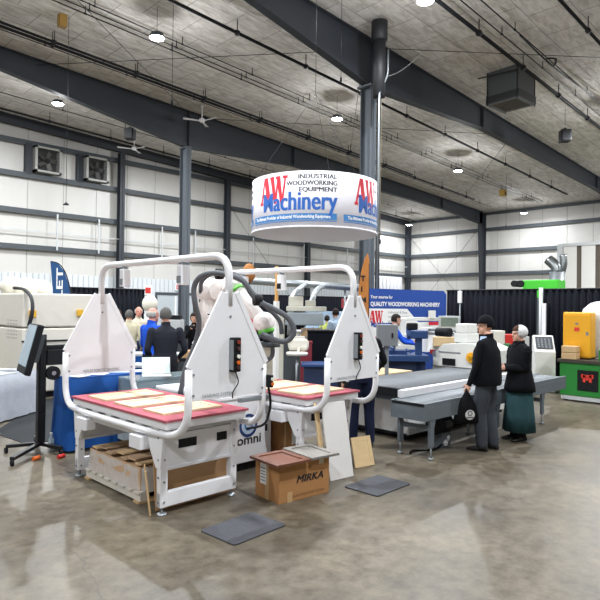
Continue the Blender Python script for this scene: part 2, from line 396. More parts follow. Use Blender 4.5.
# interior columns
mb = icol(MB(), 15.45, 23.2, .3, .5, 0, roofz(15.5)-1.75); mb.box(15.3, 15.6, 22.9, 23.5, roofz(15.5)-1.8, roofz(15.5)-1.75)
struct(mb.build('interior_column', steell))
mb = icol(MB(), 15.6, 12.4, .3, .45, 0, roofz(15.7)-1.65); mb.box(15.35, 15.95, 12.1, 12.7, roofz(15.7)-1.7, roofz(15.7)-1.64)
struct(mb.build('interior_column', steell))
# downpipe, conduit on the near column
t = thing('drain_pipe', 'dark round drain pipe with wide collar at the roof in front of the near column', 'pipe', (14.75, 11.3, 0))
dkp = mat('dark_pipe', '16191c', .6)
zt = roofz(14.75)
MB().cyl((0, 0, 8.6), (0, 0, zt-.6), .2, n=20).cyl((0, 0, 0), (0, 0, 8.6), .07, n=14).build('pipe', dkp, t)
MB().lathe([(.2, zt-.75), (.26, zt-.7), (.26, zt-.12), (.2, zt-.1)], n=24).build('pipe_collar', dkp, t)
MB().tube(fillet([(-.14, -.12, .1), (-.14, -.12, 8.7), (.2, -.2, 9.3), (.2, -.2, zt-1.0)], .2), .03, 8).build('conduit', galv, t)
# sprinkler mains hung under the roof, along the rafters
def pipe_line(px, py, off, r, x0, x1, label, m=black, name='sprinkler_pipe', cat='pipe', hang=True, group=None):
    y = at(px, py, roof=off).y
    t = thing(name, label, cat, (0, y, 0), 0, group)
    MB().tube([(x0, 0, roofz(x0)-off), (x1, 0, roofz(x1)-off)], r, 8).build('pipe_run', m, t)
    if hang:
        x = x0+1.2; h0 = MB().box(-.012, .012, -.012, .012, 0, off).cyl((-.05, 0, 0), (.05, 0, 0), r*1.7, n=8).build('hanger', blackmetal, t); h0.location = (x, 0, roofz(x)-off)
        while x < x1-3.2:
            x += 3.2; c = h0.copy(); COL.objects.link(c); c.parent = t; c.location = (x, 0, roofz(x)-off)
    return t
pipe_line(362, 94, .45, .055, 1, 40, 'thick black sprinkler pipe passing just behind the near column head')
pipe_line(200, 99, .45, .055, .5, 38, 'black sprinkler pipe crossing above the hanging round sign')
pipe_line(437, 0, .45, .06, 6, 44, 'black sprinkler pipe running under the corner of the unit heater')
pipe_line(560, 0, .45, .05, 8, 44, 'black sprinkler pipe nearest the upper right corner')
pipe_line(0, 108, .45, .05, .5, 43, 'black sprinkler pipe beside the far left gable wall')
for i, (a, b_, txt) in enumerate([(200, 52, 'upper of two thin conduits above the round sign'), (200, 62, 'lower of two thin conduits above the round sign'),
                      (400, 143, 'thin conduit passing the lamp right of the near column'), (475, 12, 'thin conduit passing over the unit heater'),
                      (490, 8, 'thin conduit beside the cable coil near the unit heater'), (0, 29, 'thin conduit just below the upper left sprinkler pipe'), (0, 92, 'thin conduit under the far rafter at left')]):
    pipe_line(a, b_, .25, .02, .5, 42, txt+', under the roof', blackmetal, 'conduit', 'conduit', True)
pipe_line(0, 22, .4, .05, .5, 30, 'black sprinkler pipe in front of the upper left rafter')
# roof bracing rods
def rod(p, q, label, r=.012, m=blackmetal, name='brace_rod'):
    p, q = V(p), V(q); o = MB().tube([p-p, q-p], r, 6).build(name, m); o.location = p
    return tag(o, label, 'brace rod')
def rp(x, y, off=.3): return (x, y, roofz(x)-off)
rod(rp(8.5, 23), rp(15.6, 12.6), 'thin diagonal roof rod over the upper left bay')
rod(rp(1, 12.6), rp(15.6, 23), 'thin diagonal roof rod crossing the upper left bay the other way')
rod(rp(15.6, 12.6), rp(27, 23), 'thin diagonal roof rod from the near column head to the far rafter')
rod(rp(27, 12.6), rp(15.8, 23), 'thin diagonal roof rod descending behind the near column')
rod(rp(27, 12.6), rp(40, 23), 'thin diagonal roof rod in the right roof bay')
rod(rp(15.8, 12.2), rp(24, 4), 'thin diagonal roof rod toward the unit heater')
rod((XS-.4, 30.5, 8.4), (XS-.4, 23.6, 1.0), 'thin wall brace rod falling from the corner column to the right')
rod((XS-.4, 23.8, 8.4), (XS-.4, 30.3, 1.0), 'thin wall brace rod rising from the corner to the tapered column')
rod((23.9, YG-.5, 8.4), (31, YG-.5, 1.0), 'thin wall brace rod on the gable wall behind the round sign')
# exhaust fans in the gable
for i, (a, b_) in enumerate([((33, 147), (59, 174)), ((84, 156), (106, 183))]):
    p = at(*a, Y=YG-.3); q = at(*b_, Y=YG-.3)
    t = thing('exhaust_fan', ['square wall exhaust fan nearer the left edge of the photo', 'square wall exhaust fan beside the dark gable column'][i], 'fan', ((p.x+q.x)/2, YG-.3, 0), 0, 'gable exhaust fans')
    hx = (q.x-p.x)/2; zc = 9.29; hz = .66
    f = MB()
    f.box(-hx, -hx+.12, -.35, .1, zc-hz, zc+hz).box(hx-.12, hx, -.35, .1, zc-hz, zc+hz).box(-hx, hx, -.35, .1, zc-hz, zc-hz+.1).box(-hx, hx, -.35, .1, zc+hz-.1, zc+hz)
    f.build('housing', mat('fan_housing', '9a9a96', .5, metal=.2), t)
    MB().box(-hx+.1, hx-.1, .05, .09, zc-hz+.08, zc+hz-.08).build('shutter', mat('shutter', '2c2c2a', .6), t)
    bl = MB()
    for k_ in range(5):
        a_ = k_*2*PI/5; M = Matrix.Translation((0, -.1, zc)) @ Matrix.Rotation(a_, 4, 'Y') @ Matrix.Rotation(.4, 4, 'X')
        bl.box(.06, hx*.75, -.01, .01, -.1, .12, 0, M)
    bl.build('blade', mat('fan_blade', '4a4946', .5, metal=.3), t)
    MB().cyl((0, -.2, zc), (0, 0, zc), .13).build('hub', black, t)
    gl = MB()
    for k_ in range(7): gl.box(-hx+.1, hx-.1, -.33, -.32, zc-hz+.16+k_*.17, zc-hz+.175+k_*.17)
    gl.build('guard', blackmetal, t)
    MB().box(-hx-.35, -hx-.02, .0, .28, zc-.8, zc+.8).build('frame_post', steel, t)
# high bay lamps
def lamp(p, label, power=720, grp='high bay lamps'):
    t = thing('high_bay_lamp', label, 'lamp', (p.x, p.y, p.z), 0, grp)
    MB().lathe([(.05, .16), (.2, .14), (.24, .03), (.24, .0)], n=20).build('housing', dgrey, t)
    MB().lathe([(.215, -.012), (.225, -.002)], n=20).build('lens', lens, t)
    MB().cyl((0, 0, .15), (0, 0, roofz(p.x)-p.z), .008, n=6).build('hanging_rod', blackmetal, t)
    l = bpy.data.lights.new('lamp_light', 'AREA'); l.shape = 'DISK'; l.size = .42; l.energy = power; l.color = (.93, .97, 1.0)
    o = bpy.data.objects.new('lamp_light', l); COL.objects.link(o); o.location = (p.x, p.y, p.z-.03)
    l = bpy.data.lights.new('lamp_fill', 'POINT'); l.shadow_soft_size = .17; l.energy = power*.33; l.color = (.95, .97, 1.0)  # added point light under each lamp, lifts the ceiling and walls
    o = bpy.data.objects.new('lamp_fill', l); COL.objects.link(o); o.location = (p.x, p.y, p.z-.2)
for px, py, z, lb in [(157, 38, 10.3, 'high bay lamp highest in the photo, over the booth at left'), (58, 104, 10.3, 'high bay lamp just below the far rafter at the left'),
                  (221, 153, 10.3, 'high bay lamp to the upper left of the round sign'), (337, 119, 10.3, 'high bay lamp left of the near column above the round sign'),
                  (458, 171, 10.3, 'high bay lamp right of the near column in open roof'), (409, 225, 9.0, 'high bay lamp by the corner of the hall'), (524, 213, 9.0, 'high bay lamp in front of the right side wall')]:
    lamp(at(px, py, roof=1.0), lb, 720 if z > 10 else 420)
for x, y in [(13.2, 8.6), (26, 8.0), (37, 8.0), (1.5, 17), (1, 25), (3, 8.5), (3, -1), (13, -1), (24, -1), (-7, 8), (-6, -4), (36, -2)]:
    lamp(V((x, y, roofz(x)-1.1)), 'high bay lamp beyond the frame of the photo', grp='lamps beyond the frame')
# unit heater
p = at(511, 88, Z=10.3)
t = thing('unit_heater', 'large dark boxy unit heater hung under the roof at right', 'heater', (p.x, p.y, 10.3), math.radians(-3))
um = mat('heater_case', '55585a', .45, metal=.4)
MB().box(-.62, .62, -.62, .62, -.35, .72).build('case', um, t, bev=.02)
MB().box(-.66, .66, -.66, .66, -.62, -.35).build('skirt', mat('heater_skirt', '26272a', .5), t)
lv = MB()
for i in range(12): lv.box(-.5, .5, -.5+i*.088, -.5+i*.088+.05, -.66, -.6)
lv.build('louvre', mat('heater_louvre', '4a4036', .6), t)
fr = MB().box(-.66, .66, -.66, -.52, -.66, -.62).box(-.66, .66, .52, .66, -.66, -.62).box(-.66, -.52, -.52, .52, -.66, -.62).box(.52, .66, -.52, .52, -.66, -.62)
fr.build('lower_frame', um, t)
for sx in (-1, 1):
    for sy in (-1, 1): MB().box(sx*.68-.015, sx*.68+.015, sy*.6-.015, sy*.6+.015, -.7, roofz(p.x)-10.3).build('hanging_rod', blackmetal, t)
MB().bar((-.75, -.68, .3), (-.75, .95, .42), .035, .035).build('support_rail', blackmetal, t)
# ceiling fans
for (px, py, z), lb in [((202, 121, 10.3), 'white ceiling fan in front of the left column head'), ((134, 149, 10.2), 'white ceiling fan beside the hanging speaker at left')]:
    p = at(px, py, Z=z); t = thing('ceiling_fan', lb, 'fan', tuple(p), .4, 'ceiling fans')
    MB().lathe([(.06, .12), (.13, .08), (.14, -.02), (.08, -.06)]).build('motor', white, t)
    MB().cyl((0, 0, .1), (0, 0, roofz(p.x)-p.z), .02, n=8).build('down_rod', white, t)
    MB().lathe([(.09, roofz(p.x)-p.z-.1), (.03, roofz(p.x)-p.z-.22)][::-1]).build('canopy', white, t)
    for k_ in range(3):
        M = Matrix.Rotation(k_*2*PI/3+.3, 4, 'Z') @ Matrix.Rotation(.15, 4, 'X')
        MB().prism([(.1, -.04), (.85, -.09), (.87, .07), (.1, .05)], 'z', -.01, .006, 0, M).build('blade', white, t)
# speakers
for (px, py, D), lb, w in [((130, 134, 27), 'black box speaker hanging from the roof above the left gable', .42), ((565, 136, 25), 'black box speaker hanging from the roof right of the heater', .42), ((370, 142, 21), 'small black speaker fixed beside the near column', .26)]:
    p = at(px, py, D=D); t = thing('hanging_speaker', lb, 'speaker', tuple(p), .7, 'hanging speakers')
    MB().box(-w/2, w/2, -w/2, w/2, -w*.62, w*.62).build('cabinet', black, t, bev=.04)
    MB().box(-w*.42, w*.42, -w/2-.012, -w/2, -w*.5, w*.5).build('grille', black, t)
    MB().cyl((0, 0, w*.6), (0, 0, roofz(p.x)-p.z), .01, n=6).build('hanging_wire', blackmetal, t)
    MB().box(-.05, .05, -.05, .05, w*.6, w*.8).build('bracket', blackmetal, t)
# pendants
p = at(66, 204, D=19); t = thing('pendant_cord', 'long thin cord with small black disc hanging at the upper left', 'cord', tuple(p))
MB().cyl((0, 0, 0), (0, 0, roofz(p.x)-p.z), .008, n=6).build('cord', blackmetal, t)
MB().lathe([(.1, -.03), (.08, .0), (.02, .06)]).build('weight', black, t)
q = at(61, 8, D=19); MB().box(q.x-p.x-.12, q.x-p.x+.12, -.12, .12, roofz(p.x)-p.z-.5, roofz(p.x)-p.z-.1).build('hoist_box', mat('hoist_yellow', '8a6a2a', .6), t)
for px, py, top, lb, D in [(341, 78, 8, 'thin wire with dark handle hanging beside the near column', 17), (380, 240, 150, 'pale pull rope with a weight hanging right of the round sign', 20), (172, 100, 0, 'thin dark wire dropping from the roof right of the highest lamp', 16.5), (506, 225, 180, 'thin wire hanging in front of the right side wall', 36)]:
    p = at(px, py, D=D); t = thing('hanging_wire', lb, 'wire', tuple(p))
    MB().cyl((0, 0, 0), (0, 0, roofz(p.x)-p.z), .008, n=6).build('wire', mat('pale_rope', '9c8f70', .8) if px == 380 else blackmetal, t)
    MB().lathe([(.02, -.14), (.035, -.1), (.03, 0), (.01, .03)]).build('handle', black, t)
# cable loop from the near column
def cable(pts, r, label, m=blackmetal, name='loose_cable', cat='cable', n=6):
    o0 = V(pts[0]); P = [V(p)-o0 for p in pts]
    o = MB().tube(spline(P, n), r, 6).build(name, m); o.location = o0
    return tag(o, label, cat)
cable([at(382, 78, D=20), at(402, 70, D=20), at(430, 45, D=20), at(455, 15, D=20), at(470, -10, D=20)], .012, 'drooping grey cable from the near column to the roof', lgrey)
cable([at(520, 35, roof=.3), at(535, 50, roof=.35), at(548, 62, roof=.5), at(554, 66, roof=.5), at(556, 59, roof=.4), at(546, 60, roof=.4), at(560, 72, roof=.35), at(598, 100, roof=.3)], .03, 'bundled black cable coiled under the roof right of the heater')
# yellow ceiling sign far right
p = at(503, 193, roof=.6); t = thing('ceiling_winch', 'small yellow winch box hung under the roof at right', 'winch', tuple(p))
MB().box(-.25, .25, -.15, .15, -.2, .2).build('box', mat('winch_yellow', 'b09040', .6), t); MB().cyl((0, 0, .2), (0, 0, .6), .015, n=6).build('hanger', blackmetal, t)
MB().box(-.05, .05, -.17, -.15, -.12, .05).build('label_plate', black, t)
# door, exit sign, fire alarm on the gable wall
p = at(156, 297, Y=YG); q = at(192, 297, Y=YG)
d = struct(MB().box(p.x, q.x, YG-.12, YG-.06, 0, 2.5).build('door_1', mat('door_grey', 'aeb6bb', .4)))
MB().box(p.x-.1, q.x+.1, YG-.16, YG-.05, 2.5, 2.66).box(p.x-.1, p.x, YG-.16, YG-.05, 0, 2.5).box(q.x, q.x+.1, YG-.16, YG-.05, 0, 2.5).build('door_frame', dgrey, d)
MB().box((p.x+q.x)/2-.05, (p.x+q.x)/2+.05, YG-.15, YG-.11, .1, 2.45).build('astragal', white, d)
p = at(181, 287, Y=YG-.1); t = thing('exit_sign', 'red and white EXIT sign on the gable wall', 'sign', (p.x, YG-.07, p.z))
MB().box(-.45, .45, -.1, 0, -.22, .22).build('case', white, t)
put_text(MB(), 'EXIT', .42, (-.4, -.1, -.14), (1, 0, 0), (0, 0, 1), width=.8, bold=.01).build('lettering', red, t)
p = at(148, 290, Y=YG-.1); t = thing('fire_sign', 'small square red and white sign on the gable wall left of the door', 'sign', (p.x, YG-.07, p.z))
MB().box(-.26, .26, -.03, 0, -.3, .3).build('plate', paper, t); MB().box(-.18, .18, -.04, -.03, -.2, .15).build('pictogram', red, t)
# partition enclosure and things behind the drape at the right wall
p = at(566, 260, X=40); q = at(600, 246, X=40)
t = thing('white_partition', 'tall white panelled partition with dark gaps at the far right', 'partition', (40, p.y, 0))
zt = at(568, 245, X=40).z
for i in range(7):
    MB().box(-.04, .04, -.7-i*1.15, .15-i*1.15, .1, zt-.1).build('panel', mat('partition_panel', 'd3d1cc', .6), t)
for i in range(7): MB().box(-.02, .1, -1.0-i*1.15, -.7-i*1.15, .1, zt-.1).build('dark_gap', mat('gap_brown', '5c544c', .8), t)
MB().box(-.1, .1, -8.2, .5, zt-.1, zt+.1).build('top_rail', lgrey, t); MB().box(-.12, .12, .2, .55, 0, zt).build('post', lgrey, t)
p = at(557, 275, X=34); t = thing('metal_duct', 'galvanised round duct with crinkled elbow above the black drape', 'duct', (34, p.y, 0))
z1 = at(557, 272, X=34).z
MB().cyl((0, 0, 0), (0, 0, z1), .42, n=20).build('duct', galv, t)
MB().tube(spline([(0, 0, z1), (0, .1, z1+.35), (0, .5, z1+.75)], 5), [.3]*11, 14).build('elbow', mat('foil', '777a7c', .3, metal=.8, bump=1, bscale=5), t)
MB().tube(spline([(.2, -.2, z1), (.2, -.3, z1+.5), (.2, -.25, z1+1.0)], 5), .2, 14).build('flexible_duct', mat('foil', '777a7c'), t)
p = at(517, 285, X=30); q = at(562, 285, X=30)
t = thing('green_lift', 'bright green machine boom showing above the black drape', 'machine', (30, (p.y+q.y)/2, 0))
hw = (p.y-q.y)/2; zz = p.z
MB().box(-.5, .5, -hw, hw-.5, zz-.7, zz+.22).build('boom', mat('bright_green', '35b020', .45), t, bev=.05)
MB().box(-.6, .6, -hw, hw, 0, zz-.7).build('body', dgrey, t)
for k_ in range(2): MB().cyl((-.6, hw-.1-k_*.35, zz+.05), (.3, hw-.1-k_*.35, zz+.05), .17, n=16).build('drum', black, t)
p = at(386, 283, Y=YG-.3); t = thing('wall_grille', 'white ribbed panel on the gable wall near the corner', 'panel', (p.x, YG-.28, p.z))
g = MB()
for i in range(9): g.box(-2+i*.5, -2+i*.5+.25, -.1, 0, -.5, .5)
g.box(-2.2, 2.4, -.02, 0, -.6, .6)
g.build('panel', white, t)
# ------------------------------------------------------------------ round hanging sign
t = thing('hanging_sign', 'round white hanging fabric sign with red and blue machinery lettering', 'sign', (10.05, 9.6, 3.62), math.radians(0))
RS, HS = 1.49, 1.2
MB().lathe([(RS, 0), (RS, HS)], n=72).build('drum', fabricw, t)
# ring trim
MB().lathe([(RS-.01, -.02), (RS+.012, -.02), (RS+.012, .015), (RS-.01, .015)], n=72).build('lower_hem', fabricw, t)
CAMDIR = math.atan2(-9.6, -10.05)           # direction from the sign to the aisle
def wrap(vs, fs, ang0, z0, R, mb, mi):
    # x metres along the circumference starting at angle ang0 (counter-clockwise seen from above = to the right)
    bm = bmesh.new(); bv = [bm.verts.new(v) for v in vs]
    for f in fs:
        try: bm.faces.new([bv[i] for i in f])
        except ValueError: pass
    xs = [v[0] for v in vs]; x = math.floor(min(xs)/.05)*.05
    while x < max(xs):
        bmesh.ops.bisect_plane(bm, geom=bm.verts[:]+bm.edges[:]+bm.faces[:], plane_co=(x, 0, 0), plane_no=(1, 0, 0)); x += .05
    bm.verts.index_update(); vs = [tuple(v.co) for v in bm.verts]; fs = [tuple(v.index for v in f.verts) for f in bm.faces]; bm.free()
    mb.add([(R*math.cos(ang0+x/R), R*math.sin(ang0+x/R), z0+y) for x, y, z in vs], fs, mi)
def poly_strip(poly): # polygon to small pieces: already convex quads
    return poly
def serif_A(x, h, w):       # quads of a bold serif A
    return [[(x, 0), (x+.28*w, 0), (x+.28*w, .1*h), (x, .1*h)], [(x+.62*w, 0), (x+w, 0), (x+w, .1*h), (x+.62*w, .1*h)],
            [(x+.07*w, .08*h), (x+.22*w, .08*h), (x+.52*w, h), (x+.38*w, h)], [(x+.6*w, .08*h), (x+.96*w, .08*h), (x+.7*w, h), (x+.38*w, h)],
            [(x+.2*w, .28*h), (x+.74*w, .28*h), (x+.71*w, .38*h), (x+.23*w, .38*h)]]
def serif_W(x, h, w):
    q = []
    for a in (0, .36, .74): q.append([(x+a*w, .9*h), (x+(a+.26)*w, .9*h), (x+(a+.26)*w, h), (x+a*w, h)])
    q += [[(x+.02*w, h*.95), (x+.25*w, h*.95), (x+.4*w, 0), (x+.26*w, 0)], [(x+.44*w, h*.95), (x+.53*w, h*.95), (x+.4*w, 0), (x+.28*w, 0)],
          [(x+.39*w, h*.95), (x+.61*w, h*.95), (x+.76*w, 0), (x+.62*w, 0)], [(x+.84*w, h*.95), (x+.93*w, h*.95), (x+.76*w, 0), (x+.66*w, 0)]]
    return q
def aw_quads(h, w):
    return serif_A(0, h, w*.5)+serif_W(w*.44, h, w*.62)
def fine(quad, n=3):
    return quad
for kq in range(4):
    m1, m2, m3, m4 = MB(), MB(), MB(), MB()
    a0 = CAMDIR+math.radians(-54+90*kq)
    for q in aw_quads(.6, .76):
        m1.add([((RS+.006)*math.cos(a0+(x+.0)/RS), (RS+.006)*math.sin(a0+x/RS), HS-.68+y) for x, y in q], [(0, 1, 2, 3)], 0)
    def w(txt, size, width, x, z, mb, bold, R=RS+.004, right=False):
        vs, fs = text_mesh(txt, size, 1, bold); mw = max(v[0] for v in vs); s = width/mw
        x0 = x-(width if right else 0)
        wrap([(v[0]*s+x0, v[1], 0) for v in vs], fs, a0, z, R, mb, 0)
    for dx in (0, .014, .026): w('Machinery', .58, 1.8, .1+dx, .36, m2, .002, RS+.009+dx*.02)
    for dx in (0, .008): w('INDUSTRIAL', .14, .86, 1.9+dx, 1.03, m3, 0, right=True)
    for dx in (0, .008): w('WOODWORKING', .14, 1.12, 1.9+dx, .89, m3, 0, right=True)
    for dx in (0, .008): w('EQUIPMENT', .14, .84, 1.9+dx, .75, m3, 0, right=True)
    seg = 24; L = RS*math.radians(84); vs = []; fs = []
    for i in range(seg+1):
        x = -.28+L*i/seg; vs += [(x, 0, 0), (x, .14, 0)]
        if i: fs.append((2*i-2, 2*i, 2*i+1, 2*i-1))
    wrap(vs, fs, a0, .14, RS+.004, m4, 0)
    vs, fs = text_mesh('The Midwest Provider of Industrial Woodworking Equipment', .1, 1, .003); mw = max(v[0] for v in vs)
    wrap([(v[0]*1.95/mw-.18, v[1], 0) for v in vs], fs, a0, .18, RS+.008, m4, 1)
    vs = [(-.28+L*i/seg, j*.02, 0) for i in range(seg+1) for j in (0, 1)]; fs = [(2*i-2, 2*i, 2*i+1, 2*i-1) for i in range(1, seg+1)]
    wrap(vs, fs, a0, .105, RS+.004, m4, 0)
    m1.build('initials', redtext, t); m2.build('name_lettering', bluetext, t); m3.build('small_lettering', blackprint, t); m4.build('slogan_band', [mat('band_blue', '3a7ab8', .6), whiteprint], t)
for k_ in range(3):
    a_ = k_*2*PI/3+.4
    MB().tube([(RS*.97*math.cos(a_), RS*.97*math.sin(a_), HS), (0, 0, HS+2.2)], .006, 5).build('hanging_wire', blackmetal, t)
MB().cyl((0, 0, HS+2.2), (0, 0, roofz(10)-3.62), .006, n=5).build('hanging_wire', blackmetal, t)

# ------------------------------------------------------------------ robot sanding stations
def station(loc, rz, label, first):
    """local frame: x 0..1.0 table width, y 0..2.25 table length, z up. origin under the near corner"""
    t = thing('sanding_station', label, 'machine', loc, rz)
    W, L = .92, 1.86
    MB().box(0, W, 0, L, .79, .86).build('table_top', white, t, bev=.006)
    MB().box(-.015, W+.02, -.015, L+.015, .86, .882).build('foam_pad', pink, t)
    # undercarriage
    u = MB().box(.06, W-.06, .1, L-.1, .74, .79)
    for i in range(6): u.box(.0, .06, .12+i*.29, .24+i*.29, .755, .79)
    u.build('table_rail', lgrey, t)
    # end frames
    for ye, nm in ((.12, 'near'), (L-.08, 'far')):
        f = MB(); xa, xb = .03, W-.02
        for x in (xa, xb-.07): f.box(x, x+.075, ye, ye+.07, .07, .76)
        f.box(xa, xb, ye+.01, ye+.05, .42, .72)                 # deep upper plate
        f.box(xa, xb, ye+.005, ye+.065, .07, .2)                # foot beam
        f.box(xa+.075, xb-.075, ye-.005, ye+.01, .4, .43)
        f.prism([(ye-.04, .76), (ye+.3, .76), (ye+.08, .42), (ye+.0, .42)] if nm == 'near' else [(ye-.22, .76), (ye+.12, .76), (ye+.07, .42), (ye-.02, .42)], 'x', xa-.006, xa+.03)
        f.prism([(ye-.04, .76), (ye+.3, .76), (ye+.08, .42), (ye+.0, .42)] if nm == 'near' else [(ye-.22, .76), (ye+.12, .76), (ye+.07, .42), (ye-.02, .42)], 'x', xb-.03, xb+.006)
        o = f.build('end_frame', white, t, bev=.004)
        if nm == 'near':
            for a, b in ((.22, .42), (.66, .78)): MB().box(a, b, ye+.004, ye+.012, .58, .66).build('slot_cover', black, o)
        bl = MB()
        for x in (xa+.037, xb-.033):
            for z in (.12, .3, .5, .66): MB().cyl((x, ye-.008, z), (x, ye, z), .01, n=8).build('bolt', mgrey, o)
        for z in (.12, .34, .5, .7): MB().cyl((xa-.01, ye+.035, z), (xa, ye+.035, z), .01, n=8).build('bolt', mgrey, o)
        for x in (xa+.037, xb-.033):
            MB().cyl((x, ye+.035, .02), (x, ye+.035, .09), .014, n=10).lathe([(.05, 0), (.05, .012), (.02, .025)], (x, ye+.035, 0), 16).build('levelling_foot', galv, t)
    MB().box(.03, .07, .3, L-.3, .66, .72).build('side_rail', white, t); MB().box(W-.09, W-.05, .3, L-.3, .66, .72).build('side_rail', white, t)
    for y in (.33, L-.42): MB().box(-.06, .06, y, y+.2, .57, .69).build('bracket_box', white, t, bev=.004)
    # guard tubes: U shaped, down one panel edge, along the table side, up the other
    ya, yb, px0, px1 = -.25, 2.2, .06, (.91 if first else .94)
    r = .034
    for x, nm in ((px0, 'front'), (px1, 'back')):
        P = [(x, ya, 1.34), (x, ya, .75), (x-.06 if nm == 'front' else x+.06, ya+.6, .74), (x-.06 if nm == 'front' else x+.06, yb-.6, .74), (x, yb, .75), (x, yb, 1.34)]
        MB().tube(fillet(P, .29, 12), r, 12).build('guard_tube', white, t)
    # arch
    xc = (px0+px1)/2
    MB().tube(fillet([(xc, ya, 1.9), (xc, ya, 2.36), (xc, yb, 2.36), (xc, yb, 1.9)], .22, 8), .036, 12).build('arch_tube', white, t)
    for y, nm in ((ya, 'n'), (yb, 'f')):
        poly = [(px0-.02, 1.07), (px1+.02, 1.07), (px1+.02, 1.36), (xc+.07, 2.02), (xc-.07, 2.02), (px0-.02, 1.36)]
        p = MB().prism(poly, 'y', y-.026, y+.006).build('guard_panel', white2, t, bev=.004)
        bl = MB()
        for x, z in ((px0+.03, 1.12), (px0+.03, 1.3), (px1-.03, 1.12), (px1-.03, 1.3), (xc, 1.95), (xc, 1.8)): MB().cyl((x, y-.034, z), (x, y-.026, z), .011, n=8).build('bolt', mgrey, p)
        sl = MB()
        for s in (-1, 1): sl.bar((xc+s*.075, y-.02, 2.02), ((px0-.02) if s < 0 else (px1+.02), y-.02, 1.36), .05, .02, 0, (0, 1, 0))
        sl.build('folded_edge', white, p)
        if nm == 'f': put_text(MB(), 'REFLEX ROBOTIC SANDING', .05, (px0+.2, y-.027, 1.09), (1, 0, 0), (0, 0, 1), width=.45).build('small_print', mgrey, p)
        else: put_text(MB(), 'SANDING SYSTEM', .045, (px0+.12, y-.027, 1.09), (1, 0, 0), (0, 0, 1), width=.34).build('small_print', mgrey, p)
    # hanging light boxes
    for y in ((L*.26, L*.88) if first else (L*.5, L*.9)):
        b = MB().box(xc-.05, xc+.05, y-.04, y+.04, 2.1, 2.3).build('light_box', white, t, bev=.006)
        MB().box(xc-.02, xc+.02, y-.02, y+.02, 2.3, 2.36).build('box_bracket', mgrey, b); MB().box(xc-.055, xc-.05, y-.035, y+.035, 2.12, 2.19).build('box_window', black if not first else mgrey, b)
    # control box on near panel
    cx = px0+.46
    c = MB().box(cx-.045, cx+.045, ya-.09, ya-.026, 1.3, 1.61).build('control_box', black, t, bev=.008)
    MB().box(cx-.046, cx-.03, ya-.088, ya-.03, 1.32, 1.59).build('aluminium_strip', galv, c)
    for z, mm in ((1.57, mat('button_red', '8a3020', .4)), (1.51, mat('button_dark', '402826', .4)), (1.44, mat('button_white', 'e8e8e0', .4)), (1.385, orange), (1.34, mat('button_dark', '402826'))):
        MB().cyl((cx+.01, ya-.105, z), (cx+.01, ya-.09, z), .018, n=12).build('button', mm, c)
    MB().tube(spline([(cx, ya-.06, 1.3), (cx+.01, ya-.07, 1.27), (cx+.03, ya-.07, 1.2), (cx-.02, ya-.06, 1.12), (cx-.01, ya-.04, 1.06)], 5), .006, 6).build('control_cable', black, c)
    return t, xc, ya, yb
s1, xc, ya, yb = station((2.79, 4.44, 0), math.radians(.5), 'white steel sanding station nearest the aisle, with pallet of cardboard under it', True)
# side push button on first panel
cbx = MB().box(.93, .97, ya-.09, ya+.0, 1.12, 1.24).build('button_box', black, s1, bev=.006)
for z, mm in ((1.2, mat('button_white', 'e8e8e0')), (1.155, orange)): MB().cyl((.95, ya-.105, z), (.95, ya-.09, z), .016, n=12).build('button', mm, cbx)
MB().box(.62, 1.0, ya-.02, ya+.03, 1.0, 1.045).build('gas_strut', mgrey, s1, bev=.01)
MB().tube(spline([(.95, ya-.04, 1.12), (.97, ya-.05, .98), (.96, ya-.03, .84), (.9, ya-.02, .76), (.8, ya+.1, .72)], 6), .012, 8).build('button_cable', black, s1)
s2, *_ = station((4.62, 4.5, 0), math.radians(1), 'white steel sanding station behind, with white board leaning on it', False)
s2p = s2.matrix_basis
def workpiece(base, rz, x, y, w, l, label, z=.883, frame=True, group=None):
    M = Matrix.Translation(base) @ Matrix.Rotation(rz, 4, 'Z'); c = M @ V((x+w/2, y+l/2, z))
    t = thing('cabinet_door_panel', label, 'wood panel', tuple(c), rz, group)
    MB().box(-w/2+.06, w/2-.06, -l/2+.06, l/2-.06, .003, .014).build('centre_panel', maple, t)
    f = MB().box(-w/2, -w/2+.065, -l/2, l/2, 0, .02).box(w/2-.065, w/2, -l/2, l/2, 0, .02)
    f.build('stile', maple, t); MB().box(-w/2+.065, w/2-.065, -l/2, -l/2+.065, 0, .02).box(-w/2+.065, w/2-.065, l/2-.065, l/2, 0, .02).build('rail', maple, t)
b1, r1 = (2.79, 4.44, 0), math.radians(.5)
workpiece(b1, r1, -0+.1, .2, .68, .36, 'pale maple door panel on the first pink pad, closest to the near guard panel', group='maple panels on the pink pads')
workpiece(b1, r1, .08, .72, .7, .38, 'pale maple door panel on the first pink pad, middle of three', group='maple panels on the pink pads')
workpiece(b1, r1, .08, 1.26, .7, .4, 'pale maple door panel on the first pink pad, beside the far guard panel', group='maple panels on the pink pads')
b2, r2 = (4.62, 4.5, 0), math.radians(1)
workpiece(b2, r2, .08, .12, .72, .44, 'pale maple door panel on the second pink pad, under its near guard panel', group='maple panels on the pink pads')
workpiece(b2, r2, .08, .7, .72, .46, 'pale maple door panel on the second pink pad, behind its neighbour', group='maple panels on the pink pads')
workpiece(b2, r2, .08, 1.3, .72, .42, 'pale maple door panel on the second pink pad, deepest behind the robot arm', group='maple panels on the pink pads')

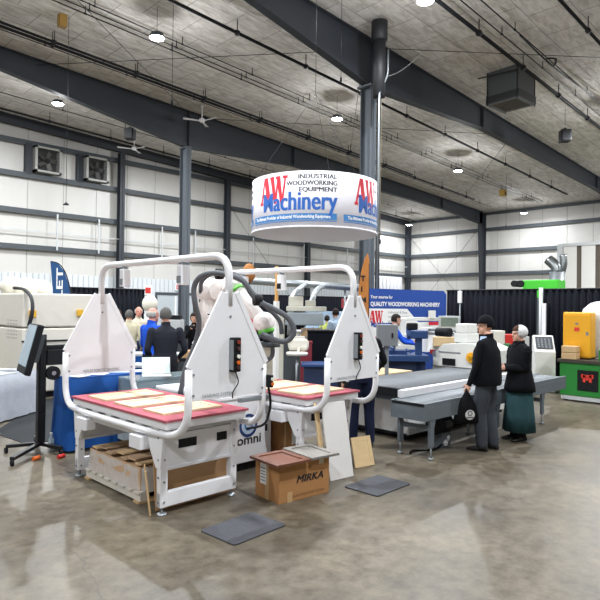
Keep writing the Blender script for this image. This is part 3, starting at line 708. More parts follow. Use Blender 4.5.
# ------------------------------------------------------------------ robot on its cabinet
t = thing('sanding_robot', 'white jointed robot arm with grey hoses on a white omni cabinet', 'robot', (3.93, 5.15, 0))
c = MB().box(0, .76, 0, 1.3, .1, .84).build('cabinet', white, t, bev=.01)
MB().box(.05, .7, .05, 1.25, .0, .1).build('plinth', black, t)
MB().box(-.02, .78, -.02, 1.32, .84, .88).build('cabinet_top', white, t, bev=.008)
lg = MB()
def ringp(mb, cx, cz, r0, r1, y, mi, n=28):
    vs = [(cx+r*math.cos(2*PI*i/n), y, cz+r*math.sin(2*PI*i/n)) for r in (r0, r1) for i in range(n)]
    mb.add(vs, [(i, (i+1) % n, n+(i+1) % n, n+i) for i in range(n)], mi)
ringp(lg, .4, .52, .1, .135, -.004, 0); ringp(lg, .4, .52, .0001, .1, -.003, 1); ringp(lg, .4, .52, .035, .06, -.006, 2)
lg.box(.37, .43, -.006, -.003, .56, .6, 2)
lg.build('round_emblem', [navytext, mat('emblem_pale', 'b9c8dc'), mat('emblem_blue', '4a7cb4')], c)
put_text(MB(), 'omni', .15, (.23, 0, .31), (1, 0, 0), (0, 0, 1), bold=.003, width=.36).build('lettering', blackprint, c)
MB().box(.66, .69, -.008, 0, .42, .5).box(.5, .66, -.008, 0, .8, .83).build('label_strip', blackprint, c)
bx, by = .39, .81
MB().lathe([(.2, .88), (.2, .95), (.155, .98), (.155, 1.06)], (bx, by, 0), 28).build('robot_base', robotw, t)
sh = V((bx, by, 1.16)); el = V((bx+.0, by, 2.08))
MB().lathe([(.11, 0), (.15, .02), (.165, .12), (.15, .22), (.1, .24)], (bx, by, 1.02), 24).build('shoulder_housing', robotw, t)
MB().tube([sh, V((bx, by, 1.5)), V((bx, by, 1.95)), el], [.135, .125, .12, .13], 24).build('lower_arm', robotw, t)
e = MB().sph(el, (.165, .155, .17), 24); e.cyl(el, el+V((.26, -.05, .06)), .15, .12, 20)
e.build('elbow_housing', robotw, t)
w0 = at(235, 291, D=6.95)-V((3.93, 5.15, 0)); w1 = at(264, 322, D=6.8)-V((3.93, 5.15, 0))
MB().cyl(el+V((.26, -.05, .06)), w0, .12, .1, 20).build('elbow_neck', robotw, t)
d_ = (w1-w0).normalized()
MB().cyl(w0, w0+d_*.035, .115, n=24).build('green_ring', lime, t)
MB().tube([w0+d_*.035, w0+d_*.2, w1], [.1, .085, .075], 20).build('forearm', robotw, t)
MB().sph(w1, (.135, .125, .12), 20).build('wrist_housing', robotw, t)
w2 = w1+V((.02, -.03, -.13))
MB().cyl(w1+V((.015, -.02, -.09)), w2, .1, .09, 20).build('green_ring', lime, t)
MB().cyl(w2, w2+V((.02, -.02, -.1)), .075, .065, 18).cyl(w2+V((.02, -.02, -.1)), w2+V((.02, -.02, -.16)), .13, n=24).build('sanding_head', dgrey, t)
MB().cyl(el+V((.0, -.19, 0)), el+V((0, -.17, 0)), .11, n=24).build('joint_cap', robotw, t)
MB().box(bx-.1, bx+.05, by-.16, by-.14, 1.78, 1.795).build('cable_strap', black, t)
O = V((3.93, 5.15, 0))
def hz(pts, r, name='hose'):
    o = MB().tube(spline([at(a, b, D=d)-O for a, b, d in pts], 6), r, 10).build(name, hose, t)
hz([(180, 395, 6.9), (186, 368, 6.9), (196, 342, 6.9), (199, 322, 6.85), (195, 303, 6.8), (194, 288, 6.8), (200, 277, 6.75), (213, 273, 6.7), (228, 275, 6.6), (243, 281, 6.5), (256, 299, 6.5), (274, 309, 6.5), (288, 318, 6.5), (294, 331, 6.5), (287, 341, 6.5), (275, 340, 6.5), (262, 334, 6.6)], .032)
hz([(184, 395, 7.3), (191, 362, 7.3), (199, 335, 7.25), (201, 300, 7.2), (202, 281, 7.0), (218, 272, 6.8), (238, 276, 6.7), (252, 292, 6.6), (264, 304, 6.6), (279, 320, 6.6), (282, 334, 6.6)], .027)
hz([(250, 340, 6.8), (266, 336, 6.8), (272, 346, 6.8), (272, 356, 6.8), (266, 361, 6.8)], .027)
for a, b, dd in ((218, 274, 6.75), (256, 300, 6.52)):
    p = at(a, b, D=dd)-O; MB().cyl(p-V((.03, 0, 0)), p+V((.05, -.03, 0)), .065, n=14).build('hose_clamp', black, t)

# ------------------------------------------------------------------ things under and round the stations
t = thing('shipping_pallet', 'light shrink-wrapped pallet on the floor under the first sanding station', 'pallet', (2.86, 4.98, 0))
d_ = MB()
for x in (0, .39, .78): d_.box(x, x+.09, 0, 1.15, .02, .09)
d_.build('runner', mat('grey_pallet', 'd2ccc2', .7, noise=.1), t)
d_ = MB()
for i in range(8): d_.box(-.02, .89, .0+i*.15, .1+i*.15, .09, .108)
d_.build('deck_board', mat('grey_pallet', 'd2ccc2', .7, noise=.1), t)
MB().box(-.02, .89, .0, .1, 0, .02).box(-.02, .89, 1.05, 1.15, 0, .02).build('bottom_board', ply, t)
t = thing('wrapped_bundle', 'bundle of flat cardboard packs in clear stretch wrap on the pallet', 'bundle', (2.9, 5.02, .11))
MB().box(0, .8, .03, .5, 0, .2).box(.02, .82, .53, 1.05, 0, .19).build('pack_stack', cardl, t, bev=.01)
MB().box(-.01, .84, .0, .01, 0, .22).box(-.02, -.01, 0, 1.07, 0, .22).build('side_sheet', cardl, t)
w_ = MB(); random.seed(3)
rings = []
for z, o_ in ((0, .05), (.05, .035), (.12, .02), (.19, .028), (.215, .01)):
    pts = []
    for (xa_, ya_, xb_, yb_) in ((0, 0, .84, 0), (.84, 0, .84, 1.08), (.84, 1.08, 0, 1.08), (0, 1.08, 0, 0)):
        for k_ in range(14):
            s = k_/14; j = random.uniform(-.012, .012); x = xa_+(xb_-xa_)*s; y = ya_+(yb_-ya_)*s
            nx, ny = (0, -1) if ya_ == yb_ == 0 else ((1, 0) if xa_ == xb_ == .84 else ((0, 1) if ya_ == yb_ else (-1, 0)))
            pts.append((x+nx*(o_+j), y+ny*(o_+j), z))
    rings.append(pts)
w_.loft(rings, cap=False); w_.build('stretch_wrap', wrapm, t)
fl = [(0, .02, .84, .1, 0), (.02, .15, .86, .13, .06), (.0, .3, .88, .12, -.05), (.05, .44, .84, .14, .03), (0, .6, .86, .13, -.03), (.03, .76, .8, .13, .05), (.0, .92, .82, .12, 0)]
for i, (x, y, l, w, a) in enumerate(fl):
    o = MB().box(0, l, 0, w, 0, .018).build('cardboard_strip', cardl if i % 3 else mat('card_light', 'd2b48a', .8, noise=.08), None, bev=.002)
    o.location = (2.9+x, 5.04+y, .335+(i % 2)*.019); o.rotation_euler = (0, 0, a)
    tag(o, ['cardboard strip at the aisle end of the wrapped bundle', 'cardboard strip second from the aisle end of the bundle', 'cardboard strip third from the aisle end of the bundle', 'cardboard strip in the middle of the wrapped bundle', 'cardboard strip third from the far end of the bundle', 'cardboard strip second from the far end of the bundle', 'cardboard strip at the far end of the wrapped bundle'][i], 'cardboard', 'cardboard strips on the bundle')
def lean_board(name, label, cat, base, w, l, th, rz, tilt, m, group=None):
    """board standing on its lower edge at base, leaning back by tilt"""
    o = MB().box(0, w, 0, th, 0, l).build(name, m, None, bev=.001)
    o.location = base; o.rotation_euler = (tilt, 0, rz)
    return tag(o, label, cat, group)
lean_board('fibre_board', 'brown fibreboard sheet standing behind the near end frame of the first station', 'board', (2.86, 4.7, .005), .92, .46, .012, 0, -.12, mdf)
lean_board('ply_offcut', 'narrow plywood offcut leaning at the near leg of the first station, outermost', 'board', (2.76, 4.62, .005), .035, .4, .012, 0.9, -.12, ply, 'plywood offcuts at the near leg')
lean_board('ply_offcut', 'narrow plywood offcut leaning just behind the outermost one', 'board', (2.79, 4.68, .005), .035, .44, .012, .9, -.12, ply, 'plywood offcuts at the near leg')
# carton
t = thing('carton', 'brown cardboard carton with black MIRKA lettering in front of the stations', 'box', (3.806, 4.058, 0), math.radians(-6))
MB().box(0, .64, 0, .4, 0, .38).build('box_body', card, t, bev=.004)
m = MB()
for dx in (0, .004, .008): put_text(m, 'MIRKA', .1, (.2+dx, -dx*.03, .17), (1, 0, 0), (0, 0, 1), bold=0, width=.34, shear=.25)
m.build('lettering', blackprint, t)
put_text(MB(), 'QUALITY FROM START TO FINISH', .03, (.17, 0, .04), (1, 0, 0), (0, 0, 1), width=.4).build('small_lettering', mat('brown_print', '6b4a30'), t)
MB().box(-.002, 0, .17, .23, 0, .38).build('packing_tape', mat('tape', 'b9976c', .3), t); MB().box(.1, .16, -.0015, 0, .0, .1).build('packing_tape', mat('tape', 'b9976c'), t)
MB().box(-.004, -.001, .21, .31, .14, .34).build('shipping_label', paper, t)
MB().box(.5, .56, -.003, 0, .31, .38).build('paper_tag', mat('tag', 'c8b49a'), t)
mbp = MB()
for i in range(5): mbp.box(-.006, -.004, .22, .3, .17+i*.03, .18+i*.03)
mbp.build('label_print', mgrey, t)
t = thing('stained_panel', 'reddish brown stained door panel lying on the carton', 'wood panel', (3.77, 4.0, .382), math.radians(-6))
MB().box(-.06, .36, -.02, .44, 0, .012).build('centre_panel', walnut, t); f = MB().box(-.06, .0, -.02, .44, .002, .024).box(.3, .36, -.02, .44, .002, .024).box(0, .3, -.02, .04, .002, .024).box(0, .3, .38, .44, .002, .024); f.build('frame', walnut, t, bev=.003)
t = thing('grey_panel', 'grey weathered door panel lying on the carton overhanging its side', 'wood panel', (4.15, 3.96, .382), math.radians(-8))
MB().box(0, .36, -.0, .5, 0, .012).build('centre_panel', greywood, t); f = MB().box(0, .06, 0, .5, .002, .024).box(.3, .36, 0, .5, .002, .024).box(.06, .3, 0, .06, .002, .024).box(.06, .3, .44, .5, .002, .024); f.build('frame', greywood, t, bev=.003)
# mats
for loc, rz, lb in (((2.9, 3.6, 0), math.radians(3), 'grey rubber floor mat in front of the first sanding station'), ((4.68, 3.55, 0), math.radians(1), 'grey rubber floor mat in front of the second sanding station')):
    t = thing('floor_mat', lb, 'mat', loc, rz, 'anti fatigue mats')
    r = .03; P = []
    for cx, cy, a in ((.6-r, r, -90), (.6-r, .44-r, 0), (r, .44-r, 90), (r, r, 180)):
        P += [(cx+r*math.cos(math.radians(a+i*22.5)), cy+r*math.sin(math.radians(a+i*22.5))) for i in range(5)]
    MB().prism(P, 'z', 0, .014).build('mat_body', mat('grey_rubber', '4b4c51', .75, noise=.15, nscale=8, bump=.3, bscale=60), t, bev=.005)
# leaning white board, strips, small board, box under second station
lean_board('white_board', 'tall white board leaning on the near end of the second station', 'board', (4.72, 4.22, .004), .34, .84, .016, math.radians(-8), -.2, mat('melamine', 'd8d6d4', .5))
lean_board('wood_strip', 'narrow pale wood strip leaning left of the white board', 'board', (4.655, 4.27, .004), .03, .84, .02, math.radians(-8), -.2, maple2, 'wood strips by the white board')
lean_board('wood_strip', 'darker wood strip leaning tight against the white board', 'board', (4.69, 4.27, .004), .025, .8, .02, math.radians(-8), -.2, ply, 'wood strips by the white board')
t = thing('small_door_panel', 'small bare maple door panel leaning on the second station leg', 'wood panel', (5.32, 4.36, .004), math.radians(-12)); t.rotation_euler = (-.28, 0, math.radians(-12))
MB().box(.05, .24, .004, .012, .05, .3).build('centre_panel', maple2, t); f = MB().box(0, .05, 0, .018, 0, .35).box(.24, .29, 0, .018, 0, .35).box(.05, .24, 0, .018, 0, .05).box(.05, .24, 0, .018, .3, .35); f.build('frame', maple2, t)
t = thing('carton', 'brown cardboard carton with a white label standing under the second station', 'box', (4.78, 5.1, 0), math.radians(4))
MB().box(0, .4, 0, .5, 0, .58).build('box_body', card, t, bev=.004); MB().box(.22, .34, -.003, 0, .2, .5).build('shipping_label', paper, t); MB().box(.08, .11, -.002, 0, 0, .58).build('packing_tape', mat('tape', 'b9976c'), t)
# ------------------------------------------------------------------ roller conveyor
def rollers(parent, x0, x1, y0, y1, z, r, pitch, m, stuff=False):
    n = int((x1-x0)/pitch); tmpl = None
    for i in range(n):
        x = x0+pitch*(i+.5)
        if tmpl is None:
            tmpl = MB().cyl((0, 0, 0), (0, y1-y0, 0), r, n=12).build('roller', m, parent); tmpl.location = (x, y0, z)
        else:
            c = tmpl.copy(); COL.objects.link(c); c.parent = parent; c.location = (x, y0, z)
rollm = mat('roller_grey', '74797e', .5, metal=.1); convm = mat('conveyor_grey', '5c646b', .5, noise=.08)
t = thing('roller_conveyor', 'long grey roller conveyor on legs beside the dark dressed couple', 'conveyor', (6.12, 3.95, 0))
L = 4.5
MB().box(0, L, -.02, .02, .5, .72).box(0, .03, .02, .46, .5, .7).box(L-.03, L, .02, .46, .5, .7).build('near_side_rail', convm, t, bev=.004)
MB().box(0, L, .46, .5, .5, .72).build('far_side_rail', convm, t, bev=.004)
rollers(t, .05, L-.05, .02, .46, .69, .024, .056, rollm)
hb = MB()
for i in range(44): hb.cyl((.08+i*.1, -.024, .66), (.08+i*.1, -.02, .66), .009, n=6)
hb.build('axle_end', mgrey, t)
MB().box(-.004, .0, .0, .48, .68, .715).build('end_lip', black, t)
for x in (.14, 1.9, 3.5):
    f = MB().box(x, x+.08, -.01, .03, .16, .5).box(x, x+.08, .45, .49, .16, .5).box(x+.02, x+.06, .03, .45, .36, .42)
    f.prism([(x-.03, .5), (x+.11, .5), (x+.08, .4), (x, .4)], 'y', -.012, .0)
    f = f.build('leg_frame', convm, t)
    for y in (.01, .47):
        MB().cyl((x+.04, y, .02), (x+.04, y, .17), .012, n=8).cyl((x+.04, y, 0), (x+.04, y, .03), .035, n=12).build('levelling_foot', galv, f)
# ------------------------------------------------------------------ big sander with roller table
t = thing('sanding_machine_table', 'wide grey roller table on a white machine base behind the conveyor', 'machine', (6.65, 4.62, 0))
L, W = 3.25, 1.2
MB().box(0, L, 0, .1, .66, .76).build('white_side_rail', white, t, bev=.006)
MB().box(.02, L, .1, W, .6, .72).build('bed', dgrey, t)
MB().box(0, .05, .1, W, .66, .775).build('end_lip', black, t)
rollers(t, .06, L-.04, .1, W-.02, .755, .022, .05, mat('table_roller', '65696d', .6))
MB().box(.3, .85, .12, 1.3, .08, .6).build('base_cabinet', mat('base_grey', 'dcdddd', .45), t, bev=.008)
MB().box(.5, L-.1, .22, .3, .1, .42).box(.4, .44, .28, .34, .2, .55).build('front_cover', lgrey, t)
MB().box(.3, L, .15, 1.2, .06, .1).box(.35, .45, .2, .3, 0, .06).box(2.9, 3.0, .2, .3, 0, .06).box(.35, .45, 1.1, 1.2, 0, .06).build('skid', black, t)
MB().box(1.05, 2.9, .3, 1.2, .1, .58).build('rear_cabinet', cream, t)
p = at(447, 421, D=7.95)
t = thing('electric_motor', 'black round electric motor on the floor side under the conveyor', 'motor', (p.x, p.y+.1, 0))
MB().cyl((-.18, 0, .3), (.14, 0, .3), .13, n=20).cyl((.14, 0, .3), (.17, 0, .3), .11, n=20).build('motor_body', black, t)
MB().box(-.12, .1, -.1, .1, 0, .2).build('foot_mount', convm, t); MB().box(-.08, .04, -.16, -.1, .28, .36).build('terminal_box', dgrey, t)
MB().box(.22, .34, -.14, -.13, .38, .46).build('warning_label', mat('warning_orange', 'c0502c'), t)
cable([(6.35, 4.3, .02), (6.5, 4.35, .015), (6.8, 4.2, .015), (7.1, 4.25, .1), (7.2, 4.35, .25)], .014, 'black hose lying under the conveyor between its legs', black, 'floor_hose', 'hose')
for i, (x, y) in enumerate(((7.0, 4.18), (7.08, 4.2))):
    o = MB().cyl((0, 0, 0), (.05, .02, .03), .035, n=10).build('white_fitting', white); o.location = (x, y, .05+.05*i)
    tag(o, ['white fitting on the hose under the conveyor, lower one', 'white fitting on the hose under the conveyor, upper one'][i], 'fitting', 'hose fittings')
# planks on a low cart behind the near sander corner
t = thing('plank_cart', 'low blue cart behind the grey roller table holding planks', 'cart', (7.45, 5.93, 0))
MB().box(0, 1.4, 0, .7, .66, .74).build('deck', mblued, t); 
for x in (.05, 1.3):
    for y in (.05, .6): MB().box(x, x+.06, y, y+.06, 0, .66).build('leg', mblued, t)
for i in range(5):
    o = MB().box(0, 1.35, 0, .12, 0, .025).build('plank', maple2, None, bev=.002); o.location = (7.48, 5.95+i*.135, .742)
    tag(o, 'pale bare plank on the blue cart, ' + ['nearest the roller table', 'second from the roller table', 'middle of five', 'second from the back edge', 'at the back edge'][i], 'plank', 'planks on the cart')
# machine head
t = thing('moulder_head', 'white woodworking machine head with round yellow knob at the end of the roller table', 'machine', (9.93, 5.0, 0))
b = MB().prism([(0, .77), (1.22, .77), (1.22, 1.0), (1.0, 1.2), (.6, 1.24), (.35, 1.24), (0, 1.12)], 'x', 0, .9)
b.build('body', mat('machine_white', 'd9dad6', .45), t, bev=.012)
MB().box(.05, .85, .05, 1.25, 0, .77).build('pedestal', mat('machine_white', 'd9dad6'), t)
kn = MB().cyl((-.05, .38, .98), (0, .38, .98), .1, n=16)
kn.build('yellow_knob', yellow, t, bev=.01); MB().cyl((-.09, .38, .98), (-.05, .38, .98), .035, n=12).build('knob_hub', mat('gold', 'b8860b', .4), t)
MB().box(-.012, 0, .72, 1.0, .8, .93).build('dark_opening', black, t)
MB().box(-.012, 0, .62, 1.08, 1.04, 1.06).box(-.012, 0, 1.15, 1.22, .95, 1.05).build('scale_plate', mgrey, t)
MB().box(-.008, 0, 1.18, 1.28, 1.0, 1.08).build('red_badge', red, t)
MB().box(.1, .5, .5, .82, 1.24, 1.42).box(.12, .5, .53, .8, 1.42, 1.6).build('motor_housing', mat('machine_white', 'd9dad6'), t, bev=.02)
for z in (1.38, 1.46): MB().cyl((.3, .7, z), (.3, 1.6, z), .03, n=10).build('guide_bar', galv, t)
MB().box(.2, .45, 1.5, 1.62, 1.0, 1.5).build('end_bracket', white, t, bev=.01)
MB().cyl((.2, .95, 1.42), (.2, 1.25, 1.42), .09, n=16).build('dark_spindle', black, t)
# ------------------------------------------------------------------ blue saw
t = thing('blue_bandsaw', 'dark blue horizontal band saw with boxy column behind the roller table', 'saw', (9.15, 6.75, 0), math.radians(-45))
MB().box(-.1, .75, 0, .6, 0, .86).build('base_cabinet', mblued, t, bev=.01)
MB().box(-.2, .8, -.1, .65, .86, .98).build('work_table', mblue, t, bev=.01)
MB().box(.56, .68, .0, .12, .6, 1.42).build('column', mblue, t, bev=.006)
MB().box(.45, .78, -.08, .25, 1.3, 1.46).cyl((.4, .1, 1.36), (.5, .1, 1.36), .08, n=16).build('saw_head', mblue, t, bev=.02)
MB().box(.0, .4, .1, .35, .98, 1.06).cyl((.45, -.05, 1.05), (.45, .4, 1.05), .03, n=8).box(.1, .15, .0, .5, 1.06, 1.12).build('vise', mblue, t)
MB().box(.42, .62, .1, .3, 1.46, 1.6).build('blade_motor', black, t, bev=.03)
t = thing('control_cabinet', 'grey control cabinet on an arm beside the blue saw', 'cabinet', tuple(at(387, 334, D=9.8)), math.radians(-45))
MB().box(-.17, .17, -.1, .1, -.2, .16).build('box', mat('cab_grey', '777b80', .45), t, bev=.008)
MB().box(-.03, .03, -.03, .03, -t.location.z, -.2).build('post', mgrey, t); MB().box(-.15, .15, -.15, .15, -t.location.z, -t.location.z+.02).build('foot_plate', mgrey, t)
MB().box(.06, .09, -.115, -.1, -.06, .02).build('latch', black, t)
# white saw behind with control panel
t = thing('beam_saw', 'white saw with overhead arm and control display in front of the blue banner', 'saw', tuple(V((at(400, 330, D=13.2).x, at(400, 330, D=13.2).y, 0))), math.radians(-45))
ws = mat('machine_white', 'd9dad6')
MB().box(0, .14, 0, .3, 0, 1.65).box(.0, 1.0, .1, .2, 1.6, 1.68).build('arm', ws, t, bev=.01)
MB().box(.68, .82, .04, .18, 1.66, 1.84).build('arm_motor', ws, t)
MB().box(.9, 1.35, .0, .12, 1.42, 1.72).build('control_display', lgrey, t, bev=.01)
MB().box(.93, 1.32, -.01, 0, 1.48, 1.68).build('display_screen', mat('display_dim', '6d7a70', .3, noise=.4, nscale=12), t)
MB().box(.98, 1.02, .02, .08, 0, 1.42).box(1.22, 1.26, .02, .08, 0, 1.42).build('display_post', ws, t)
MB().box(-.2, 1.5, -.1, .5, .95, 1.05).build('saw_table', ws, t, bev=.01)
for x in (-.15, 1.4): MB().box(x, x+.08, .0, .08, 0, .95).build('leg', ws, t)
MB().box(-.0, .5, -.08, .3, 1.05, 1.3).build('fence_box', mat('machine_white', 'd9dad6'), t, bev=.01)
MB().box(.35, .55, -.11, -.08, 1.1, 1.38).build('blue_motor', mblue, t)
o = MB().box(0, .5, 0, .35, 0, .2).build('lumber_block', maple2, None, bev=.005); q_ = at(436, 342, D=12.9); o.location = (q_.x-.1, q_.y, 1.052); o.rotation_euler = (0, 0, math.radians(-45))
tag(o, 'block of pale lumber on the white saw table', 'lumber')
# red machine and boxes behind the couple
def simple(name, label, cat, px, py, D, boxes, rz=-45, group=None):
    p = at(px, py, D=D); t = thing(name, label, cat, (p.x, p.y, 0), math.radians(rz), group)
    for nm, (x0, x1, y0, y1, z0, z1), m in boxes: MB().box(x0, x1, y0, y1, z0, z1).build(nm, m, t, bev=min(.012, (x1-x0)/5, (z1-z0)/5))
    return t
simple('red_spindle_unit', 'low machine with red motor between the two dark dressed visitors', 'machine', 512, 345, 12.6,
       [('base', (-.35, .35, 0, .5, 0, .98), lgrey), ('red_motor', (-.15, .22, -.02, .3, 1.12, 1.34), red), ('spindle_box', (-.4, -.15, 0, .3, .98, 1.42), cream), ('grey_motor', (.22, .38, 0, .3, .98, 1.3), lgrey), ('green_cover', (-.18, -.05, -.05, .0, .98, 1.15), mat('dull_green', '4c8058', .5)), ('carriage', (-.3, .35, .0, .35, .98, 1.12), mgrey)])
p = at(543, 371, D=13.6); t = thing('control_console', 'white standing control console with dark sloping keypad by the black drape', 'console', (p.x, p.y, 0), math.radians(-60)); t.scale = (1.3, 1.2, .93)
MB().prism([(-.3, 0), (.18, 0), (.18, 1.36), (.06, 1.38), (-.24, 1.02), (-.3, 1.0)], 'x', -.17, .17).build('housing', mat('machine_white', 'd9dad6'), t, bev=.012)
a_ = math.atan2(.36, .3); M = Matrix.Translation((0, -.22, 1.06)) @ Matrix.Rotation(a_, 4, 'X')
MB().box(-.14, .14, 0, .36, .0, .014, 0, M).build('keypad', mat('keypad_dark', '3a3d42', .4), t)
kk = MB()
for i in range(5):
    for j in range(4): kk.box(-.11+j*.06, -.08+j*.06, .03+i*.06, .06+i*.06, .014, .02, 0, M)
kk.build('key_rows', mgrey, t)
MB().box(.171, .18, -.12, -.06, .85, .91).box(.171, .18, .02, .1, .95, 1.02).build('side_buttons', red, t)
# ------------------------------------------------------------------ drapes
def drape(p, q, h, label, amp=.05, wl=.16, seed=0):
    p, q = V(p), V(q); L = (q-p).length; d = (q-p)/L; n = V((-d.y, d.x, 0)); rnd = random.Random(seed)
    t = thing('black_drape', label, 'drape', (p.x, p.y, 0)); vs = []; fs = []; k_ = int(L/(wl/6)); ph = [rnd.uniform(-.8, .8) for _ in range(k_//6+2)]
    for i in range(k_+1):
        s = L*i/k_; u = i/6; f_ = u-int(u); pp = ph[int(u)]*(1-f_)+ph[int(u)+1]*f_
        off = amp*math.sin(2*PI*i/6+pp)
        for z, kk_ in ((.03, 1.1), (h*.5, .9), (h, .45)):
            v = d*s+n*off*kk_; vs.append((v.x, v.y, z))
        if i: a = 3*(i-1); fs += [(a, a+3, a+4, a+1), (a+1, a+4, a+5, a+2)]
    m = MB(); m.add(vs, fs, 0, True); o = m.build('drape_cloth', drapem, t)
    so = o.modifiers.new('s', 'SOLIDIFY'); so.thickness = .006
    MB().cyl(-d*.02+V((0, 0, h)), d*(L+.02)+V((0, 0, h)), .022, n=8).build('top_rail', black, t)
    return t
drape((15.3, 9.1, 0), (15.3, 6.42, 0), 2.42, 'black pleated drape between the blue banner and the white upright', seed=1)
drape((15.3, 6.36, 0), (15.3, 0, 0), 2.42, 'black pleated drape behind the yellow cabinet and white console', seed=2)
drape((16.6, 20.5, 0), (24.9, 20.5, 0), 2.42, 'black pleated drape far behind the robot arm', seed=3)
drape((7.5, 17.6, 0), (10.15, 17.6, 0), 2.4, 'black pleated drape at the far left behind visitors', seed=4)
for (px, py, w, z0, z1, lb) in ((541, 300, .05, 0, 2.46, 'white upright pole between the black drapes by the console'), (460, 300, .02, 0, 2.46, 'slim upright pole in the drape right of the blue banner')):
    p = at(px, py, X=15.15); t = thing('drape_pole', lb, 'pole', (p.x, p.y, 0))
    MB().cyl((0, 0, 0), (0, 0, z1), w, n=10).build('pole', lgrey if w > .03 else galv, t); MB().box(-.25, .25, -.25, .25, 0, .012).build('base_plate', steel, t)
    if w > .03: MB().box(-.09, -.05, -.16, -.06, .7, 2.05).build('white_sleeve', white, t)
    else: MB().box(-.05, .0, -.07, .05, 2.05, 2.4).build('bracket', paper, t)
# ------------------------------------------------------------------ banner
bp = V((13.24, 10.45, 0)); bq = V((16.33, 9.75, 0)); bl_ = (bq-bp).length; brz = math.atan2(bq.y-bp.y, bq.x-bp.x)
t = thing('backdrop_banner', 'wide blue and white backdrop reading quality woodworking machinery', 'banner', tuple(bp), brz)
H = 2.44
MB().prism([(0, 0), (bl_, 0), (bl_, H-.12), (bl_-.12, H), (0, H)], 'y', 0, .06).build('banner_panel', bannerblue, t)
y = -.004
wz = MB().prism([(0, .0), (bl_, 0), (bl_, H-.98), (1.95, H-.98), (1.5, H-.58), (0, H-.58)], 'y', y-.002, y).build('white_field', whiteprint, t)
put_text(MB(), 'Your source for', .13, (.08, 0, H-.28), (1, 0, 0), (0, 0, 1), width=.85, bold=.003).build('heading', whiteprint, t)
put_text(MB(), 'QUALITY WOODWORKING MACHINERY', .17, (.08, 0, H-.5), (1, 0, 0), (0, 0, 1), width=2.8, bold=.006).build('heading', whiteprint, t)
m = MB()
for q in aw_quads(.36, .5): m.add([(.02+x, y-.008, H-1.0+z) for x, z in q], [(0, 1, 2, 3)])
m.build('red_print', redtext, t); MB().box(2.4, bl_, y-.006, y-.003, H-1.08, H-.98).build('red_stripe', redtext, t); MB().box(.15, .55, y-.006, y-.003, H-1.6, H-1.4).build('red_machine_picture', redtext, t)
m = put_text(MB(), 'Machinery', .26, (.1, y, H-1.12), (1, 0, 0), (0, 0, 1), width=.8, bold=.01)
m.box(.0, bl_, y-.005, y-.003, .0, .7).box(1.45, 1.9, y-.005, y-.003, 1.0, 1.35).box(.0, .9, y-.005, y-.0035, .8, .95); m.build('blue_print', bannerblue, t)
m = put_text(MB(), 'Industrial & Shop', .1, (.75, y, H-.72), (1, 0, 0), (0, 0, 1), width=.75); put_text(m, 'WOODWORKING', .1, (.75, y, H-.86), (1, 0, 0), (0, 0, 1), width=.85)
put_text(m, 'EQUIPMENT', .1, (.75, y, H-1.0), (1, 0, 0), (0, 0, 1), width=.6)
m.box(.6, .8, y-.005, y-.003, 1.28, 1.36).box(1.0, 1.2, y-.005, y-.003, 1.1, 1.3); m.build('grey_print', mgrey, t)
# orange feather flag
p = at(364, 290, D=16.2); t = thing('feather_flag', 'tall orange feather flag with dark letters behind the second station', 'flag', (p.x, p.y, 0), math.radians(-45))
zt = at(369, 253, D=16.2).z; fp = [(-.17, .6), (.13, .6), (.15, zt-1.0), (.14, zt-.2), (.1, zt), (.02, zt-.12), (-.08, zt-.5), (-.15, zt-1.0)]
MB().prism(fp, 'y', -.008, .008).build('flag_cloth', feathorange, t)
MB().cyl((.14, 0, 0), (.14, 0, zt-.3), .014, n=8).lathe([(.25, 0), (.25, .03), (.03, .05)], (.14, 0, 0), 16).build('flag_pole', black, t)
m = MB()
for i, ch in enumerate('TIMBER'): put_text(m, ch, .2, (-.09, -.008, zt-.78-i*.3), (1, 0, 0), (0, 0, 1), bold=.01)
m.build('lettering', blackprint, t)
# ------------------------------------------------------------------ green bench with yellow cabinet
t = thing('green_workbench', 'green steel workbench with a black and red emblem at the right edge', 'workbench', (12.5, 3.6, 0))
MB().box(0, 1.1, 0, 1.16, .12, .8).build('cabinet', green, t, bev=.01)
MB().box(-.04, 1.14, -.05, 1.2, .8, .86).build('worktop', mat('dark_top', '3a342c', .6), t)
MB().box(.02, .9, .02, 1.14, .03, .12).build('skirt', lgrey, t)
for x in (.1, .8):
    for yy in (.1, 1.06): MB().cyl((x, yy, 0), (x, yy, .04), .04, n=10).build('foot', black, t)
MB().box(-.012, 0, .4, .8, .24, .66).build('black_plate', black, t)
m = MB()
for a, b, c_, d_ in ((.52, .57, .42, .56), (.64, .69, .42, .56), (.52, .69, .52, .57), (.58, .63, .46, .53), (.49, .54, .5, .58), (.67, .72, .5, .58)): m.box(-.018, -.012, a, b, c_, d_)
m.build('red_emblem', mat('red_emblem', 'd83a2c', .5), t)
def onb(px, py): return at(px, py, X=12.6)
t = thing('yellow_cabinet', 'bright yellow steel cabinet standing on the green bench', 'cabinet', (12.78, 4.2, .862), math.radians(2))
MB().box(0, .35, .04, .6, .02, .98).build('body', yellow, t, bev=.03)
MB().box(-.014, 0, .05, .57, .06, .92).build('door', yellow, t, bev=.004)
MB().box(-.02, -.014, .28, .34, .72, .76).box(-.02, -.014, .08, .13, .5, .57).build('small_plate', mgrey, t); MB().box(-.02, -.014, .26, .36, .58, .66).build('red_emblem', mat('red_emblem', 'd83a2c'), t)
MB().box(.0, .35, .05, .1, 0, .02).box(.0, .35, .5, .55, 0, .02).build('foot_rail', black, t)
t = thing('plastic_wrapped_hood', 'crumpled white plastic sheet over the machine part behind the yellow cabinet', 'plastic sheet', (13.33, 4.0, .862))
rnd = random.Random(4); rings = []
